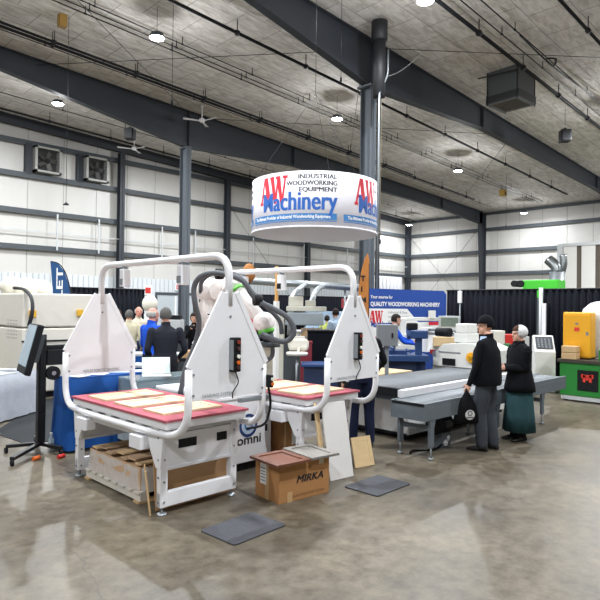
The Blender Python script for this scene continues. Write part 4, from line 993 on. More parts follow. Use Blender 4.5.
for z, rx, ry in ((0, .1, .3), (.3, .16, .36), (.8, .18, .38), (1.05, .17, .33), (1.16, .1, .18), (1.2, .03, .05)):
    rings.append([(rx*math.cos(2*PI*i/20)*(1+rnd.uniform(-.1, .1)), .25+ry*math.sin(2*PI*i/20)*(1+rnd.uniform(-.07, .07)), z+rnd.uniform(-.02, .02)) for i in range(20)])
MB().loft(rings).build('sheet', wrapw, t)
for i in range(2):
    o = MB().box(0, .22, 0, .3, 0, .135).build('wooden_crate', ply, None, bev=.012); o.location = (12.5, 4.43, .862+i*.14); 
    tag(o, ['pale wooden crate on the green bench, lower of two', 'pale wooden crate on the green bench, upper of two'][i], 'crate', 'crates on the green bench')
t = thing('green_vise', 'small green clamp block at the right end of the green bench', 'clamp', (12.6, 3.95, .862)); MB().box(0, .15, -.12, .08, 0, .22).build('block', green, t, bev=.01); MB().cyl((.1, -.05, .22), (.1, -.05, .32), .04, n=10).build('handle', black, t)
# ------------------------------------------------------------------ left: cream machine, cloth tables, monitor stand
t = thing('edgebander_machine', 'very large cream enclosed machine at the left edge of the hall', 'machine', (4.2, 11.9, 0))
MB().box(0, 1.55, 0, 2.4, .12, 1.4).box(0, 1.55, -.0, 2.4, 1.42, 2.1).build('enclosure', cream, t, bev=.03)
MB().box(.1, 1.45, .1, 2.3, 0, .12).build('plinth', black, t)
MB().box(-.01, 1.55, -.02, 0, 1.13, 1.16).build('lid_seam', black, t)  # black strip for the seam line of the cabinet
for x, z in ((.12, 1.68), (1.08, 1.7)):
    MB().box(x, x+.13, -.06, 0, z-.06, z+.08).build('yellow_latch', mat('latch_yellow', 'd8a830', .5), t, bev=.01)
pf = MB()
for i in range(7):
    for j in range(6): pf.cyl((-.004, .3+i*.09, 1.2+j*.07), (0, .3+i*.09, 1.2+j*.07), .014, n=6)
pf.build('perforation', mgrey, t)
t = thing('dust_bag', 'puffy cream fabric dust bags sitting on the cream machine', 'bag', (4.45, 12.9, 2.1))
for i in range(3):
    MB().sph((.0+i*.33, .3+i*.1, .14), (.25, .25, .24-.02*i), 14).build('bag_lobe', mat('cream_cloth', 'e2ddcf', .9, bump=.4, bscale=5), t)
def cloth_table(name, loc, rz, w, d, h, label, m, seed=0):
    rnd = random.Random(seed); t = thing(name, label, 'table', loc, rz)
    for x in (.08, w-.08):
        for y in (.08, d-.08): MB().box(x-.02, x+.02, y-.02, y+.02, 0, h-.03).build('leg', mgrey, t)
    MB().box(.02, w-.02, .02, d-.02, h-.03, h-.005).build('table_top', lgrey, t)
    per = []
    for (xa, ya_, xb, yb_) in ((0, 0, w, 0), (w, 0, w, d), (w, d, 0, d), (0, d, 0, 0)):
        Ls = math.hypot(xb-xa, yb_-ya_); n = max(6, int(Ls/.06))
        nx, ny = (yb_-ya_)/Ls, -(xb-xa)/Ls
        for i in range(n): per.append((xa+(xb-xa)*i/n, ya_+(yb_-ya_)*i/n, nx, ny, rnd.uniform(-1, 1)))
    rings = []
    for z, o_ in ((h+.003, -.01), (h-.01, .012), (h*.6, .02), (.03, .05)):
        k_ = max(0, (h-z)/h)
        rings.append([(x+nx*(o_+k_*.018*math.sin(i*1.1)+k_*.014*r_), y+ny*(o_+k_*.018*math.sin(i*1.1)+k_*.014*r_), z) for i, (x, y, nx, ny, r_) in enumerate(per)])
    m_ = MB(); m_.loft(rings, cap=False); n = len(per); m_.f.append(list(range(n))); m_.m.append(0); m_.sm.append(False)
    o = m_.build('cloth_cover', m); tag(o, label.replace('table', 'tablecloth', 1), 'tablecloth'); o.location = loc; o.rotation_euler = (0, 0, rz)
    return t
cloth_table('display_table', (2.42, 9.3, 0), math.radians(36), 1.85, .85, .75, 'table under a pale grey cloth at the left edge', greycloth, 1)
cloth_table('display_table', (3.14, 7.32, 0), 0, 1.4, .36, .94, 'table under a royal blue cloth behind the first station', bluecloth, 2)
c36, s36 = math.cos(math.radians(36)), math.sin(math.radians(36))
for i, (u, v_, w_, l_, r_, lb) in enumerate(((1.1, .2, .21, .28, .2, 'sheet of paper lying near the front of the grey cloth table'), (1.5, .25, .22, .3, -.3, 'open brochure with dark print on the grey cloth table'), (1.25, .55, .2, .28, .5, 'sheet of paper at the back of the grey cloth table'))):
    o = MB().box(-w_/2, w_/2, -l_/2, l_/2, 0, .004).build('brochure', paper if i != 1 else mat('dark_brochure', '6f747c', .4)); o.location = (2.42+u*c36-v_*s36, 9.3+u*s36+v_*c36, .757); o.rotation_euler = (0, 0, r_+.6); tag(o, lb, 'paper', 'papers on the grey table')
c22, s22 = 1.0, 0.0
for i, (u, v_, lb, m_) in enumerate(((.2, .17, 'white leaflet at the left end of the blue cloth table', paper), (.5, .22, 'white leaflet in the middle of the blue cloth table', paper), (.85, .25, 'pale blue leaflet toward the right end of the blue table', mat('pale_blue_paper', 'a9c0d8', .5)), (1.15, .2, 'white leaflet at the right end of the blue cloth table', paper))):
    o = MB().box(-.11, .11, -.14, .14, 0, .006).build('leaflet', m_); o.location = (3.14+u*c22-v_*s22, 7.32+u*s22+v_*c22, .947); o.rotation_euler = (0, 0, .4+.3*i); tag(o, lb, 'leaflet', 'leaflets on the blue table')
# monitor stand
P0 = at(40, 451, Z=0)
t = thing('monitor_stand', 'black rolling stand with tilted touch monitor left of the blue table', 'stand', (P0.x, P0.y, 0))
m = MB(); ends = [at(6, 453, Z=0), at(12, 466, Z=0), at(61, 455, Z=0), at(36, 443, Z=0)]
hub = at(44, 456, Z=0)-P0
for e_ in ends:
    v = e_-P0; MB().bar((0, 0, .1), (v.x, v.y, .085), .06, .04).build('base_leg', blackmetal, t)
    c_ = MB().cyl((v.x-.015, v.y, .035), (v.x+.015, v.y, .035), .035, n=12).build('caster', rubber, t)
MB().box(-.05, .05, -.04, .04, .1, 1.5).build('upright', blackmetal, t, bev=.006)
MB().box(-.035, .035, -.06, -.04, .5, 1.45).build('cable_channel', black, t)
zc = 1.32; M = Matrix.Translation((-.14, -.02, zc)) @ Matrix.Rotation(math.radians(-101), 4, 'Z') @ Matrix.Rotation(math.radians(-14), 4, 'X')
MB().box(-.31, .31, -.05, .03, -.32, .32, 0, M).build('monitor_shell', black, t, bev=.02)
MB().box(-.285, .285, -.056, -.05, -.22, .3, 0, M).build('monitor_screen', screenm, t)
MB().box(-.2, .2, .03, .09, -.15, .2, 0, M).build('rear_cover', dgrey, t)
MB().box(.05, .45, -.06, .1, 1.1, 1.3).box(.05, .5, -.04, .06, 1.3, 1.36).build('drive_unit', black, t, bev=.01)
MB().cyl((.12, -.1, 1.0), (.12, -.04, 1.0), .09, n=18).build('hand_wheel', black, t); MB().cyl((.12, -.11, 1.0), (.12, -.1, 1.0), .03, n=10).build('wheel_cap', chrome, t)
w_ = at(54, 462, Z=0)
for i, (px, py, m_, lb, nm, cat) in enumerate(((33, 461, orange, 'orange plug lying beside the monitor stand', 'orange_plug', 'plug'), (58, 459, red, 'red plug lying at the caster of the monitor stand', 'red_plug', 'plug'))):
    p = at(px, py, Z=0); o = MB().cyl((0, 0, .025), (.09, .03, .025), .025, n=10).build(nm, m_); o.location = p; tag(o, lb, cat)
p = at(47, 452, Z=0); t = thing('water_bottle', 'clear bottle standing by the monitor stand base', 'bottle', (p.x+.05, p.y, 0)); MB().lathe([(.035, 0), (.038, .02), (.038, .15), (.015, .2), (.015, .22)]).build('bottle_body', mat('clear_bottle', 'c4d4d8', .1, alpha=.5), t); MB().lathe([(.017, .22), (.017, .24)]).build('cap', white, t)
# pendant arm cable
a_ = [at(0, 288, D=12.6), at(14, 288, D=12.3), at(24, 289.5, D=11.6), at(31, 297, D=10.8), at(32.5, 310, D=10.5), at(29, 326, D=10.4)]
cable(a_, .035, 'black control cable arching over the cream machine to the monitor', black, 'control_cable', 'cable')
# carpet
o = MB().prism([(2.85, 9.15), (2.95, 8.05), (6.6, 8.3), (6.6, 11.6), (4.6, 11.7)], 'z', .0, .008).build('aisle_carpet', mat('carpet_black', '303234', .95, noise=.2, nscale=20)); tag(o, 'flat black carpet on the floor behind the monitor stand', 'carpet')
# blue feather flag
p = at(60, 280, D=15); t = thing('feather_flag', 'dark blue feather flag with white letters rising behind the cream machine', 'flag', (p.x, p.y, 0), math.radians(-68))
FP = [((a-60)*15/580, at(a, b, D=15).z) for a, b in ((47, 261), (57, 263.5), (65, 271), (71, 284), (75, 301), (76, 335), (57, 335), (52, 299))]
MB().prism(FP, 'y', -.008, .008).build('flag_cloth', featblue, t)
MB().tube(spline([(FP[5][0]+.02, 0, 0)]+[(FP[i][0]+.02, 0, FP[i][1]) for i in (5, 4, 3, 2, 1, 0)], 5), .014, 6).lathe([(.25, 0), (.25, .03)], (FP[5][0], 0, 0), 12).build('flag_pole', black, t)
put_text(MB(), 'LET', .3, (.1, -.008, at(60, 272, D=15).z-.72), (0, 0, 1), (-1, 0, 0), bold=.006, width=.8).build('lettering', whiteprint, t)
p = at(92, 330, D=14.5); t = thing('rollup_banner', 'pale roll-up banner with blue top panel behind the left guard panel', 'banner', (p.x, p.y, 0), math.radians(-70))
z_ = at(92, 295, D=14.5).z
MB().box(-.35, .25, 0, .02, .05, z_).box(-.38, .28, -.06, .08, 0, .06).build('banner_sheet', mat('banner_pale', 'c3d4e2', .5), t)
MB().box(-.35, .25, -.004, 0, z_-.24, z_-.03).build('blue_panel', mat('banner_top', '2a5f9c', .5), t); put_text(MB(), 'ACT', .17, (-.27, -.004, z_-.2), (1, 0, 0), (0, 0, 1), bold=.006).build('lettering', whiteprint, t)
p = at(122, 432, Z=0); t = thing('black_duffel', 'black soft bag on the floor behind the first station', 'bag', (p.x, p.y, 0), .5)
MB().sph((0, 0, .15), (.28, .16, .15), 16).build('bag_body', mat('duffel', '16171a', .85, bump=.5, bscale=8), t); MB().tube(spline([(-.15, 0, .26), (0, 0, .4), (.15, 0, .26)], 6), .012, 6).build('handle', black, t)
# glass counter and laptop
t = thing('glass_counter', 'low glass topped display counter behind the first station', 'counter', (3.8, 6.78, 0))
MB().box(0, 1.25, 0, .45, .1, .5).build('cabinet', mat('counter_silver', '9aa2a6', .4), t); MB().box(.02, 1.23, .02, .43, .52, .9).build('glass_case', glass, t)
MB().box(0, 1.25, 0, .45, .9, .93).build('glass_top', glass, t, bev=.004); MB().box(.02, 1.23, .02, .43, 0, .1).build('plinth', black, t)
for x in (0, 1.23):
    for y in (0, .43): MB().box(x, x+.02, y, y+.02, .5, .9).build('corner_post', galv, t)
p = V((4.2, 6.93, .932)); t = thing('open_laptop', 'open laptop with pale screen on the glass counter', 'laptop', tuple(p), math.radians(-28))
MB().box(-.19, .19, -.13, .13, 0, .018).build('keyboard_base', lgrey, t, bev=.004)
M = Matrix.Translation((0, .1, .018)) @ Matrix.Rotation(math.radians(-28), 4, 'X')
MB().box(-.19, .19, 0, .01, 0, .25, 0, M).build('lid', lgrey, t, bev=.003); MB().box(-.18, .18, -.002, 0, .01, .24, 0, M).build('screen', mat('laptop_screen', 'c4d4dc', .3, emit='c8dce6', es=.25), t)
t = simple('tool_chest', 'blue plastic crate on a table beside the dark jacketed man', 'crate', 148, 366, 9.6, [('crate_body', (-.3, .3, 0, .4, .55, .85), bluecloth), ('stand', (-.3, .3, 0, .4, 0, .55), mgrey), ('lid', (-.31, .31, -.01, .41, .85, .9), mat('lid_white', 'cfd4d8', .5))])
# ------------------------------------------------------------------ centre background
p = at(305, 330, D=14)
t = thing('gang_saw', 'grey and cream industrial saw under curved ducts in the middle distance', 'machine', (p.x, p.y, 0), math.radians(-45))
MB().prism([(-.5, 1.45), (.45, 1.45), (.42, 1.75), (-.44, 1.75)], 'y', -.3, .4).build('hood', mat('hood_grey', '8f999e', .4), t, bev=.02)
MB().box(-.72, -.5, -.3, .4, 0, 1.75).box(-.45, .5, -.25, .4, 1.78, 1.9).box(-.4, -.05, -.1, .3, 1.9, 2.14).box(.0, .25, -.1, .3, 1.9, 2.05).build('frame', mat('saw_cream', 'c4c2b6', .5), t, bev=.02)
MB().box(-.5, .5, -.3, .4, 0, 1.0).build('base', dgrey, t); 
l_ = MB()
for x in (-.1, .1, .3): l_.bar((x-.2, -.34, 1.0), (x+.1, -.34, 1.42), .03, .03)
l_.build('scissor_bar', galv, t)
MB().box(-.1, .35, -.32, .0, 1.05, 1.38).build('wood_load', mat('load_tan', 'a88a68', .7), t)
MB().box(-.4, .0, -.4, -.3, .95, 1.2).build('roller_cover', cream, t, bev=.03)
t = thing('dust_duct', 'curved grey dust collection ducts over the middle distance machines', 'duct', (0, 0, 0))
A = [at(x, y, D=18) for x, y in ((250, 281), (300, 284), (360, 288))]
def rel(o, pts): return [p-o for p in pts]
O_ = V((A[1].x, A[1].y, 0)); t.location = O_
MB().tube(rel(O_, A), .11, 12).build('main_duct', galv, t)
for q in ([(290, 335, 15), (291, 306, 15), (293, 296, 15.5), (299, 289, 16.5), (305, 285, 18)], [(311, 308, 14.6), (313, 298, 15), (317, 290, 16), (323, 286, 17.8)]):
    MB().tube(spline(rel(O_, [at(a, b, D=d) for a, b, d in q]), 5), .075, 12).build('branch_duct', galv, t)
p0 = at(345, 286, D=18); MB().cyl(V((p0.x, p0.y, 0))-O_, p0-O_, .03, n=8).build('support_post', galv, t)
p = at(297, 355, D=11); t = thing('bar_stool', 'white high swivel stool behind the second station', 'stool', (p.x, p.y, 0), math.radians(-55))
MB().lathe([(.02, .96), (.19, .97), (.21, 1.0), (.2, 1.03)], n=24).build('seat', cream, t)
bk = MB(); rings = []
for z, hw in ((1.05, .17), (1.12, .2), (1.22, .2), (1.28, .15)):
    rings.append([(-hw+2*hw*i/8, .17-.05*(abs(i-4)/4)**2, z) for i in range(9)]+[(hw-2*hw*i/8, .2-.05*(abs(i-4)/4)**2, z) for i in range(9)])
bk.loft(rings); bk.bar((0, .12, .98), (0, .18, 1.1), .05, .02); bk.build('backrest', cream, t)
MB().cyl((0, 0, .03), (0, 0, .96), .025, n=10).build('pole', galv, t); MB().lathe([(.22, 0), (.22, .015), (.04, .04)], n=20).build('base', galv, t)
t = simple('black_counter', 'tall black draped counter between the two near guard panels', 'counter', 326, 350, 12, [('draped_body', (-.38, .62, 0, .5, .0, 1.38), drapem), ('top', (-.4, .64, -.02, .52, 1.38, 1.41), black)])
t = simple('blue_bench', 'low blue bench beside the white stool', 'bench', 320, 375, 10.7, [('bench_body', (-.3, .5, 0, .5, .1, .78), mblued), ('bench_top', (-.35, .5, -.05, .55, .78, .84), mblue)])
t = simple('red_toolbox', 'dark red steel box behind the white stool', 'box', 303, 352, 11.6, [('box_body', (-.05, .18, 0, .2, 0, 1.15), mat('dark_red', '7a2430', .5)), ('box_lid', (-.06, .19, -.01, .21, 1.15, 1.2), mat('dark_red', '7a2430'))])
p = at(276, 340, D=9.5); t = thing('striped_post', 'slim post, white below and orange above, behind the robot wrist', 'post', (p.x, p.y, 0))
MB().box(-.035, .035, -.035, .035, 0, 1.98).build('white_section', paper, t); MB().box(-.02, .02, -.02, .02, 1.98, at(275, 266, D=9.5).z).build('orange_section', mat('post_orange', 'd0a060', .6), t); MB().box(-.2, .2, -.2, .2, 0, .02).build('foot', dgrey, t)
p = at(249, 273, D=12); t = thing('orange_balloon_bag', 'brown orange rounded bag high behind the near guard panel', 'bag', (p.x, p.y, 0))
MB().sph((0, 0, p.z), (.14, .14, .2), 14).build('bag_body', mat('tan_bag', 'b0743c', .7), t); MB().cyl((0, 0, 0), (0, 0, p.z-.15), .025, n=8).build('bag_pole', black, t)
t = simple('red_flag_stand', 'red pennant stand showing right of the near guard panel', 'stand', 249, 318, 12.5, [('red_panel', (-.14, .16, 0, .02, 1.2, 1.85), red), ('stand_post', (-.02, .02, 0, .04, 0, 1.2), mgrey)])
t = simple('far_sign', 'small red sign with white lettering on the far black drape', 'sign', 352, 303, 22, [('sign_board', (-.4, .5, 0, .03, 1.85, 2.2), mat('sign_red', '9c3438', .5)), ('sign_post', (-.03, .03, .03, .06, 0, 2.0), mgrey)])
put_text(MB(), 'WOOD', .2, (-.3, 0, 1.94), (1, 0, 0), (0, 0, 1), bold=.008).build('lettering', whiteprint, t)
simple('booth_counter', 'pale booth counter in the far centre', 'counter', 322, 318, 18, [('counter_body', (-.8, 1.2, 0, .5, 0, 1.1), cream), ('counter_top', (-.85, 1.25, -.05, .55, 1.1, 1.15), white), ('display_board', (-.5, .9, .5, .53, 1.15, 1.75), mat('board_blue', '9fb6cc', .5))])
simple('work_table', 'table with tan parcels behind the photographing woman', 'table', 200, 352, 12.5, [('table_body', (-.6, .5, 0, .6, .68, .75), black), ('leg', (-.55, -.5, .02, .07, 0, .68), black), ('leg', (.4, .45, .02, .07, 0, .68), black), ('parcel_tray', (-.4, .1, .05, .5, .75, .9), mdf)])
simple('tool_rack', 'dark tall tool rack standing at the left column', 'rack', 182, 340, 15.4, [('rack_frame', (-.25, .25, 0, .35, 0, 1.1), dgrey), ('rack_shelf', (-.3, .3, -.05, .4, 1.1, 1.15), black)])
simple('white_appliance', 'white upright machine in front of the far door', 'machine', 168, 340, 15.5, [('machine_body', (-.2, .35, 0, .4, 0, 1.5), lgrey), ('machine_top', (-.15, .3, .05, .35, 1.5, 1.62), black)])
simple('booth_table', 'long pale table under the far left visitors', 'table', 128, 345, 11.6, [('table_top', (-.9, 1.0, 0, .5, .86, .92), lgrey), ('leg', (-.85, -.8, .05, .1, 0, .86), mgrey), ('leg', (.9, .95, .05, .1, 0, .86), mgrey), ('blue_cover', (-.9, 1.0, -.01, 0, .3, .86), bluecloth)])
p = at(150, 300, D=15); t = thing('cream_filter_bag', 'round cream filter bag on a stand behind the bald man in blue', 'bag', (p.x, p.y, 0))
MB().sph((0, 0, p.z-.1), (.2, .2, .22), 16).build('bag_body', mat('cream_cloth', 'e2ddcf'), t); MB().cyl((0, 0, 0), (0, 0, p.z-.35), .15, n=12).build('collector', lgrey, t)
# ------------------------------------------------------------------ people
skin = mat('skin', 'c99a84', .55); skin_red = mat('skin_ruddy', 'c98c7c', .55)
lipm = mat('lips', 'a8685e', .5); eyem = mat('eye_dark', '33261f', .4)
shoe = mat('black_shoes', '141416', .5)
def ring(c, rx, ry, n=16, ax=(1, 0, 0), ay=(0, 1, 0)):
    c, ax, ay = V(c), V(ax), V(ay)
    return [tuple(c+ax*rx*math.cos(2*PI*i/n)+ay*ry*math.sin(2*PI*i/n)) for i in range(n)]
def limb(mb, pts, rs, n=12):
    """tapered closed limb with rounded ends"""
    mb.tube(spline(pts, 4), [rs[0]+(rs[-1]-rs[0])*0 for _ in range(0)] or [np_interp(i/(4*(len(pts)-1)), rs) for i in range(4*(len(pts)-1)+1)], n)
    mb.sph(pts[0], rs[0], 10); mb.sph(pts[-1], rs[-1], 10)
def np_interp(t, rs):
    x = t*(len(rs)-1); i = min(int(x), len(rs)-2); return rs[i]+(rs[i+1]-rs[i])*(x-i)
def ik(s, h, a, b, pole):
    s, h = V(s), V(h); d = h-s; L = min(d.length, (a+b)*.995); u = d.normalized(); h = s+u*L
    x = (a*a-b*b+L*L)/(2*L); r = math.sqrt(max(0, a*a-x*x)); p = V(pole); p = (p-u*p.dot(u)).normalized()
    return s+u*x+p*r, h
def person(loc, rz, H, label, top, pants, sk=skin, hair=None, hairstyle='short', lean=0, hands=None, feet=None, turn=0, nod=0, vox=.014, build=1.0, sleeve=None, belly=0, curl=1.1, shirt_low=.98, collar=None, legw=1.0):
    k = H/1.75; root = thing('person', label, 'person', loc, rz)
    mats = [sk, top, pants, shoe, sleeve or top, eyem, lipm]
    mb = MB(); seg = []      # (p, q, material, radius) for colouring
    Rl = Matrix.Rotation(-lean, 4, 'X'); hipz = .95*k
    def up(x, y, z): # upper body frame, leaning forward (+y) about the hips
        v = Rl @ V((x*k, y*k, z*k-hipz)); return v+V((0, 0, hipz))
    ex, ey = V((1, 0, 0)), Rl @ V((0, 1, 0))
    tor = [(.86, .15, .10), (.93, .168, .12), (1.0, .162, .118+belly*.7), (1.08, .15, .11+belly), (1.2, .165, .118+belly*.5), (1.32, .182, .12), (1.40, .175, .105), (1.45, .12, .08), (1.49, .065, .065), (1.56, .056, .06)]
    mb.loft([ring(up(0, -.0+(b_-.11)*.3, z), a*k*build, b_*k*build, 18, ex, ey) for z, a, b_ in tor])
    seg.append((up(0, 0, .9), up(0, 0, 1.36), 1, .17*k)); seg.append((up(-.1, 0, 1.41), up(.1, 0, 1.41), 1, .06*k)); seg.append((up(0, .01, 1.5), up(0, .015, 1.6), 0, .045*k))
    # head
    hc = up(0, .03, 1.635)
    Rh = Matrix.Rotation(turn, 4, 'Z') @ Matrix.Rotation(-nod-lean*.4, 4, 'X'); HM = Matrix.Translation(hc) @ Rh @ Matrix.Scale(k, 4)
    mb.sph((0, -.012, .02), (.075, .092, .1), 18, 0, HM); mb.sph((0, .02, -.045), (.058, .068, .075), 14, 0, HM)
    mb.sph((0, .082, -.005), (.016, .022, .03), 8, 0, HM); mb.sph((0, .1, -.018), (.017, .014, .012), 8, 0, HM)
    for s in (-1, 1): mb.sph((s*.077, -.005, 0), (.012, .022, .033), 8, 0, HM)
    mb.sph((0, .07, .03), (.055, .016, .012), 8, 0, HM); mb.sph((0, .072, -.062), (.026, .016, .014), 8, 0, HM); mb.sph((0, .06, -.1), (.028, .024, .022), 8, 0, HM)
    mb.tube([up(0, 0, 1.45), up(0, .02, 1.6)], [.058*k, .052*k], 12)
    seg.append((hc, hc+V((0, 0, .03)), 0, .1*k))
    # arms
    hands = hands or [(-.26, .05, .82), (.26, .05, .82)]
    for s, hd in zip((-1, 1), hands):
        sp = up(s*.185*build, 0, 1.405); tgt = V((hd[0]*k, hd[1]*k, hd[2]*k))
        el_, hp = ik(sp, tgt, .285*k, .255*k, V((s*.5, -1, -.35)))
        limb(mb, [sp, (sp+el_)/2, el_, (el_+hp)/2, hp], [.066*k, .058*k, .048*k, .045*k, .034*k] if top is not sk else [.05*k, .045*k, .038*k, .034*k, .026*k])
        seg.append((sp, el_, 4, .055*k)); seg.append((el_, hp, 4, .045*k))
        # hand: palm, four fingers of unequal length and a thumb
        d = (hp-el_).normalized(); side = V((s, 0, 0)); nrm = d.cross(side).normalized(); side = nrm.cross(d).normalized()
        palm = hp+d*.045*k
        M = Matrix(((side.x, d.x, nrm.x, palm.x), (side.y, d.y, nrm.y, palm.y), (side.z, d.z, nrm.z, palm.z), (0, 0, 0, 1)))
        # nrm chosen so that the fingers curl inwards
        mb.sph((0, 0, 0), (.026*k, .05*k, .04*k) if False else (.02*k, .05*k, .042*k), 12, 0, M)
        inw = -side
        for j, (off, ln) in enumerate(((.031, .066), (.011, .076), (-.010, .07), (-.031, .055))):
            b0 = palm+d*.038*k+nrm*off*k; c1 = curl*.6; c2 = curl*1.5
            b1 = b0+(d*math.cos(c1*.5)+inw*math.sin(c1*.5))*ln*.45*k; b2 = b1+(d*math.cos(c1*1.4)+inw*math.sin(c1*1.4))*ln*.33*k; b3 = b2+(d*math.cos(c2)+inw*math.sin(c2))*ln*.25*k
            mb.tube([b0, b1, b2, b3], [.0105*k, .010*k, .009*k, .008*k], 7)
        t0 = palm-d*.02*k+nrm*.036*k; t1 = t0+(d*.6+nrm*.6+inw*.3).normalized()*.035*k; t2 = t1+(d*.8+nrm*.1+inw*.55).normalized()*.032*k
        mb.tube([t0, t1, t2], [.013*k, .012*k, .009*k], 7)
        seg.append((palm-d*.01*k, palm+d*.1*k, 0, .04*k))
    # legs
    feet = feet or [(-.11, .0), (.11, .0)]
    for s, (fx, fy) in zip((-1, 1), feet):
        hp_ = V((s*.088*k, 0, .9*k)); an = V((fx*k, fy*k, .09*k))
        kn, an = ik(hp_, an, .412*k, .402*k, V((0, 1, 0)))
        limb(mb, [hp_, hp_*.5+kn*.5, kn, kn*.5+an*.5, an], [.095*k*build, .09*k*legw, .072*k*legw, .07*k*legw, .06*k*legw], 14)
        seg.append((hp_, kn, 2, .08*k)); seg.append((kn, an+V((0, 0, .0)), 2, .06*k))
        A = V((fx*k, fy*k, 0)); tw = .12*s
        r = []
        for yy, w_, hh in ((-.075, .03, .05), (-.06, .038, .085), (0, .042, .1), (.07, .046, .07), (.14, .048, .048), (.185, .036, .036), (.2, .018, .022)):
            r.append([(A.x+(w_*math.cos(2*PI*i/12)+tw*yy)*k, A.y+yy*k, max(.004, hh*.5*k+hh*.5*k*math.sin(2*PI*i/12))) for i in range(12)])
        mb.loft(r); seg.append((A+V((0, -.05*k, .02)), A+V((tw*.14*k, .16*k, .02)), 3, .05*k))
    o = mb.build('body', mats, None)
    rm = o.modifiers.new('r', 'REMESH'); rm.mode = 'VOXEL'; rm.voxel_size = vox; rm.use_smooth_shade = True
    sm_ = o.modifiers.new('s', 'SMOOTH'); sm_.factor = .5; sm_.iterations = 2
    dg = bpy.context.evaluated_depsgraph_get(); me = bpy.data.meshes.new_from_object(o.evaluated_get(dg)); bpy.data.objects.remove(o)
    me.name = 'body'; me.materials.clear()
    for m in mats: me.materials.append(m)
    n = len(me.polygons); C = np.empty(n*3); me.polygons.foreach_get('center', C); C = C.reshape(-1, 3)
    best = np.full(n, 1e9); idx = np.zeros(n, int)
    for p, q, mi, r in seg:
        p = np.array(p); q = np.array(q); d = q-p; tt = np.clip(((C-p)@d)/max(d@d, 1e-9), 0, 1); dist = np.linalg.norm(C-(p+tt[:, None]*d), axis=1)-r
        w = dist < best; best[w] = dist[w]; idx[w] = mi
    # belt line, eyes and mouth
    Ui = np.array(Rl.inverted().to_3x3()); loc_z = ((C-np.array([0, 0, hipz]))@Ui.T)[:, 2]+hipz
    idx[(idx == 1) & (loc_z < shirt_low*k)] = 2
    idx[(idx == 2) & (loc_z > (shirt_low+.0)*k) & (np.abs(C[:, 0]) < .3) & (C[:, 2] > .75*k)] = 1
    HI = np.array(HM.inverted()); hl = C@HI[:3, :3].T+HI[:3, 3]
    for s in (-1, 1): idx[((hl[:, 0]-s*.03)/.013)**2+((hl[:, 2]-.012)/.008)**2+((hl[:, 1]-.08)/.05)**2 < 1] = 5
    idx[(hl[:, 0]/.022)**2+((hl[:, 2]+.062)/.006)**2+((hl[:, 1]-.085)/.03)**2 < 1] = 6
    me.polygons.foreach_set('material_index', idx.astype(np.int32)); me.polygons.foreach_set('use_smooth', [True]*n); me.update()
    b = bpy.data.objects.new('body', me); COL.objects.link(b); b.parent = root
    def headshell(name, m, test, sc=(.084, .103, .112), c=(0, -.014, .022), n=26):
        h = MB(); h.sph(c, sc, n); keep = []
        fs2 = [f for f in h.f if test(sum((V(h.v[i]) for i in f), V())/len(f))]
        g = MB(); g.add([HM @ V(v) for v in h.v], fs2, 0, True); ob = g.build(name, m, root)
        so = ob.modifiers.new('s', 'SOLIDIFY'); so.thickness = .012*k; so.offset = 0
        return ob
    if hair:
        if hairstyle == 'short': headshell('hair', hair, lambda p: p.z > .055 or (p.y < -.005 and p.z > -.035))
        elif hairstyle == 'bald': headshell('hair', hair, lambda p: p.y < .0 and -.04 < p.z < .05)
        elif hairstyle == 'beanie': headshell('knit_cap', hair, lambda p: p.z > .035 or (p.y < .02 and p.z > .0), (.09, .108, .125), (0, -.014, .03))
        elif hairstyle == 'long': headshell('hair', hair, lambda p: p.z > .06 or (p.y < .01 and p.z > -.11), (.09, .108, .12))
    return root, k, HM, up, hc
def sleeve_note(): pass
black_knit = mat('black_knit', '121318', .95, noise=.15, nscale=30)
greypants = mat('charcoal_trousers', '3c4047', .85, noise=.1, nscale=10)
# --- man in beanie (seen from behind left, looking to the upper left)
mp = at(486, 450, Z=0)
FW = math.radians(45)      # rz that faces away from the aisle camera: +y local -> (-.7,.7)
hair_dk = mat('hair_dark', '2a2320', .8); hair_gr = mat('hair_grey', '5c5a58', .8); hair_wh = mat('hair_white', 'b8b4ae', .8)
r_, k_, HM_, up_, hc_ = person((mp.x, mp.y, 0), math.radians(8), 1.77, 'young man in black knit cap, black sweater and charcoal trousers holding a black bag', black_knit, greypants,
    hair=black_knit, hairstyle='beanie', hands=[(-.27, .16, .8), (.3, .18, .98)], feet=[(-.1, .02), (.11, -.06)], turn=math.radians(45), vox=.009, collar=True, build=1.12, shirt_low=.9, legw=1.22)
MB().loft([ring(up_(0, .01, z), a*k_, b_*k_, 18) for z, a, b_ in ((1.43, .105, .09), (1.47, .082, .08), (1.51, .076, .076))], cap=False).build('shirt_collar', mat('light_blue_shirt', 'a9c0dc', .7), r_)
MB().loft([ring(up_(0, .0, z), a*k_, b_*k_, 22) for z, a, b_ in ((.87, .225, .18), (.9, .238, .19), (1.0, .238, .188), (1.1, .235, .182), (1.22, .235, .175), (1.32, .235, .16), (1.38, .21, .13), (1.42, .17, .105), (1.445, .12, .09))], cap=False).build('sweater_hem', black_knit, r_)
# glasses
g = MB()
for s in (-1, 1): g.tube([HM_ @ V((s*.03+.018*math.cos(a*PI/6), .092, .012+.014*math.sin(a*PI/6))) for a in range(13)], .0022, 5); g.tube([HM_ @ V((s*.048, .09, .014)), HM_ @ V((s*.078, .0, .012))], .002, 5)
g.build('glasses', black, r_)
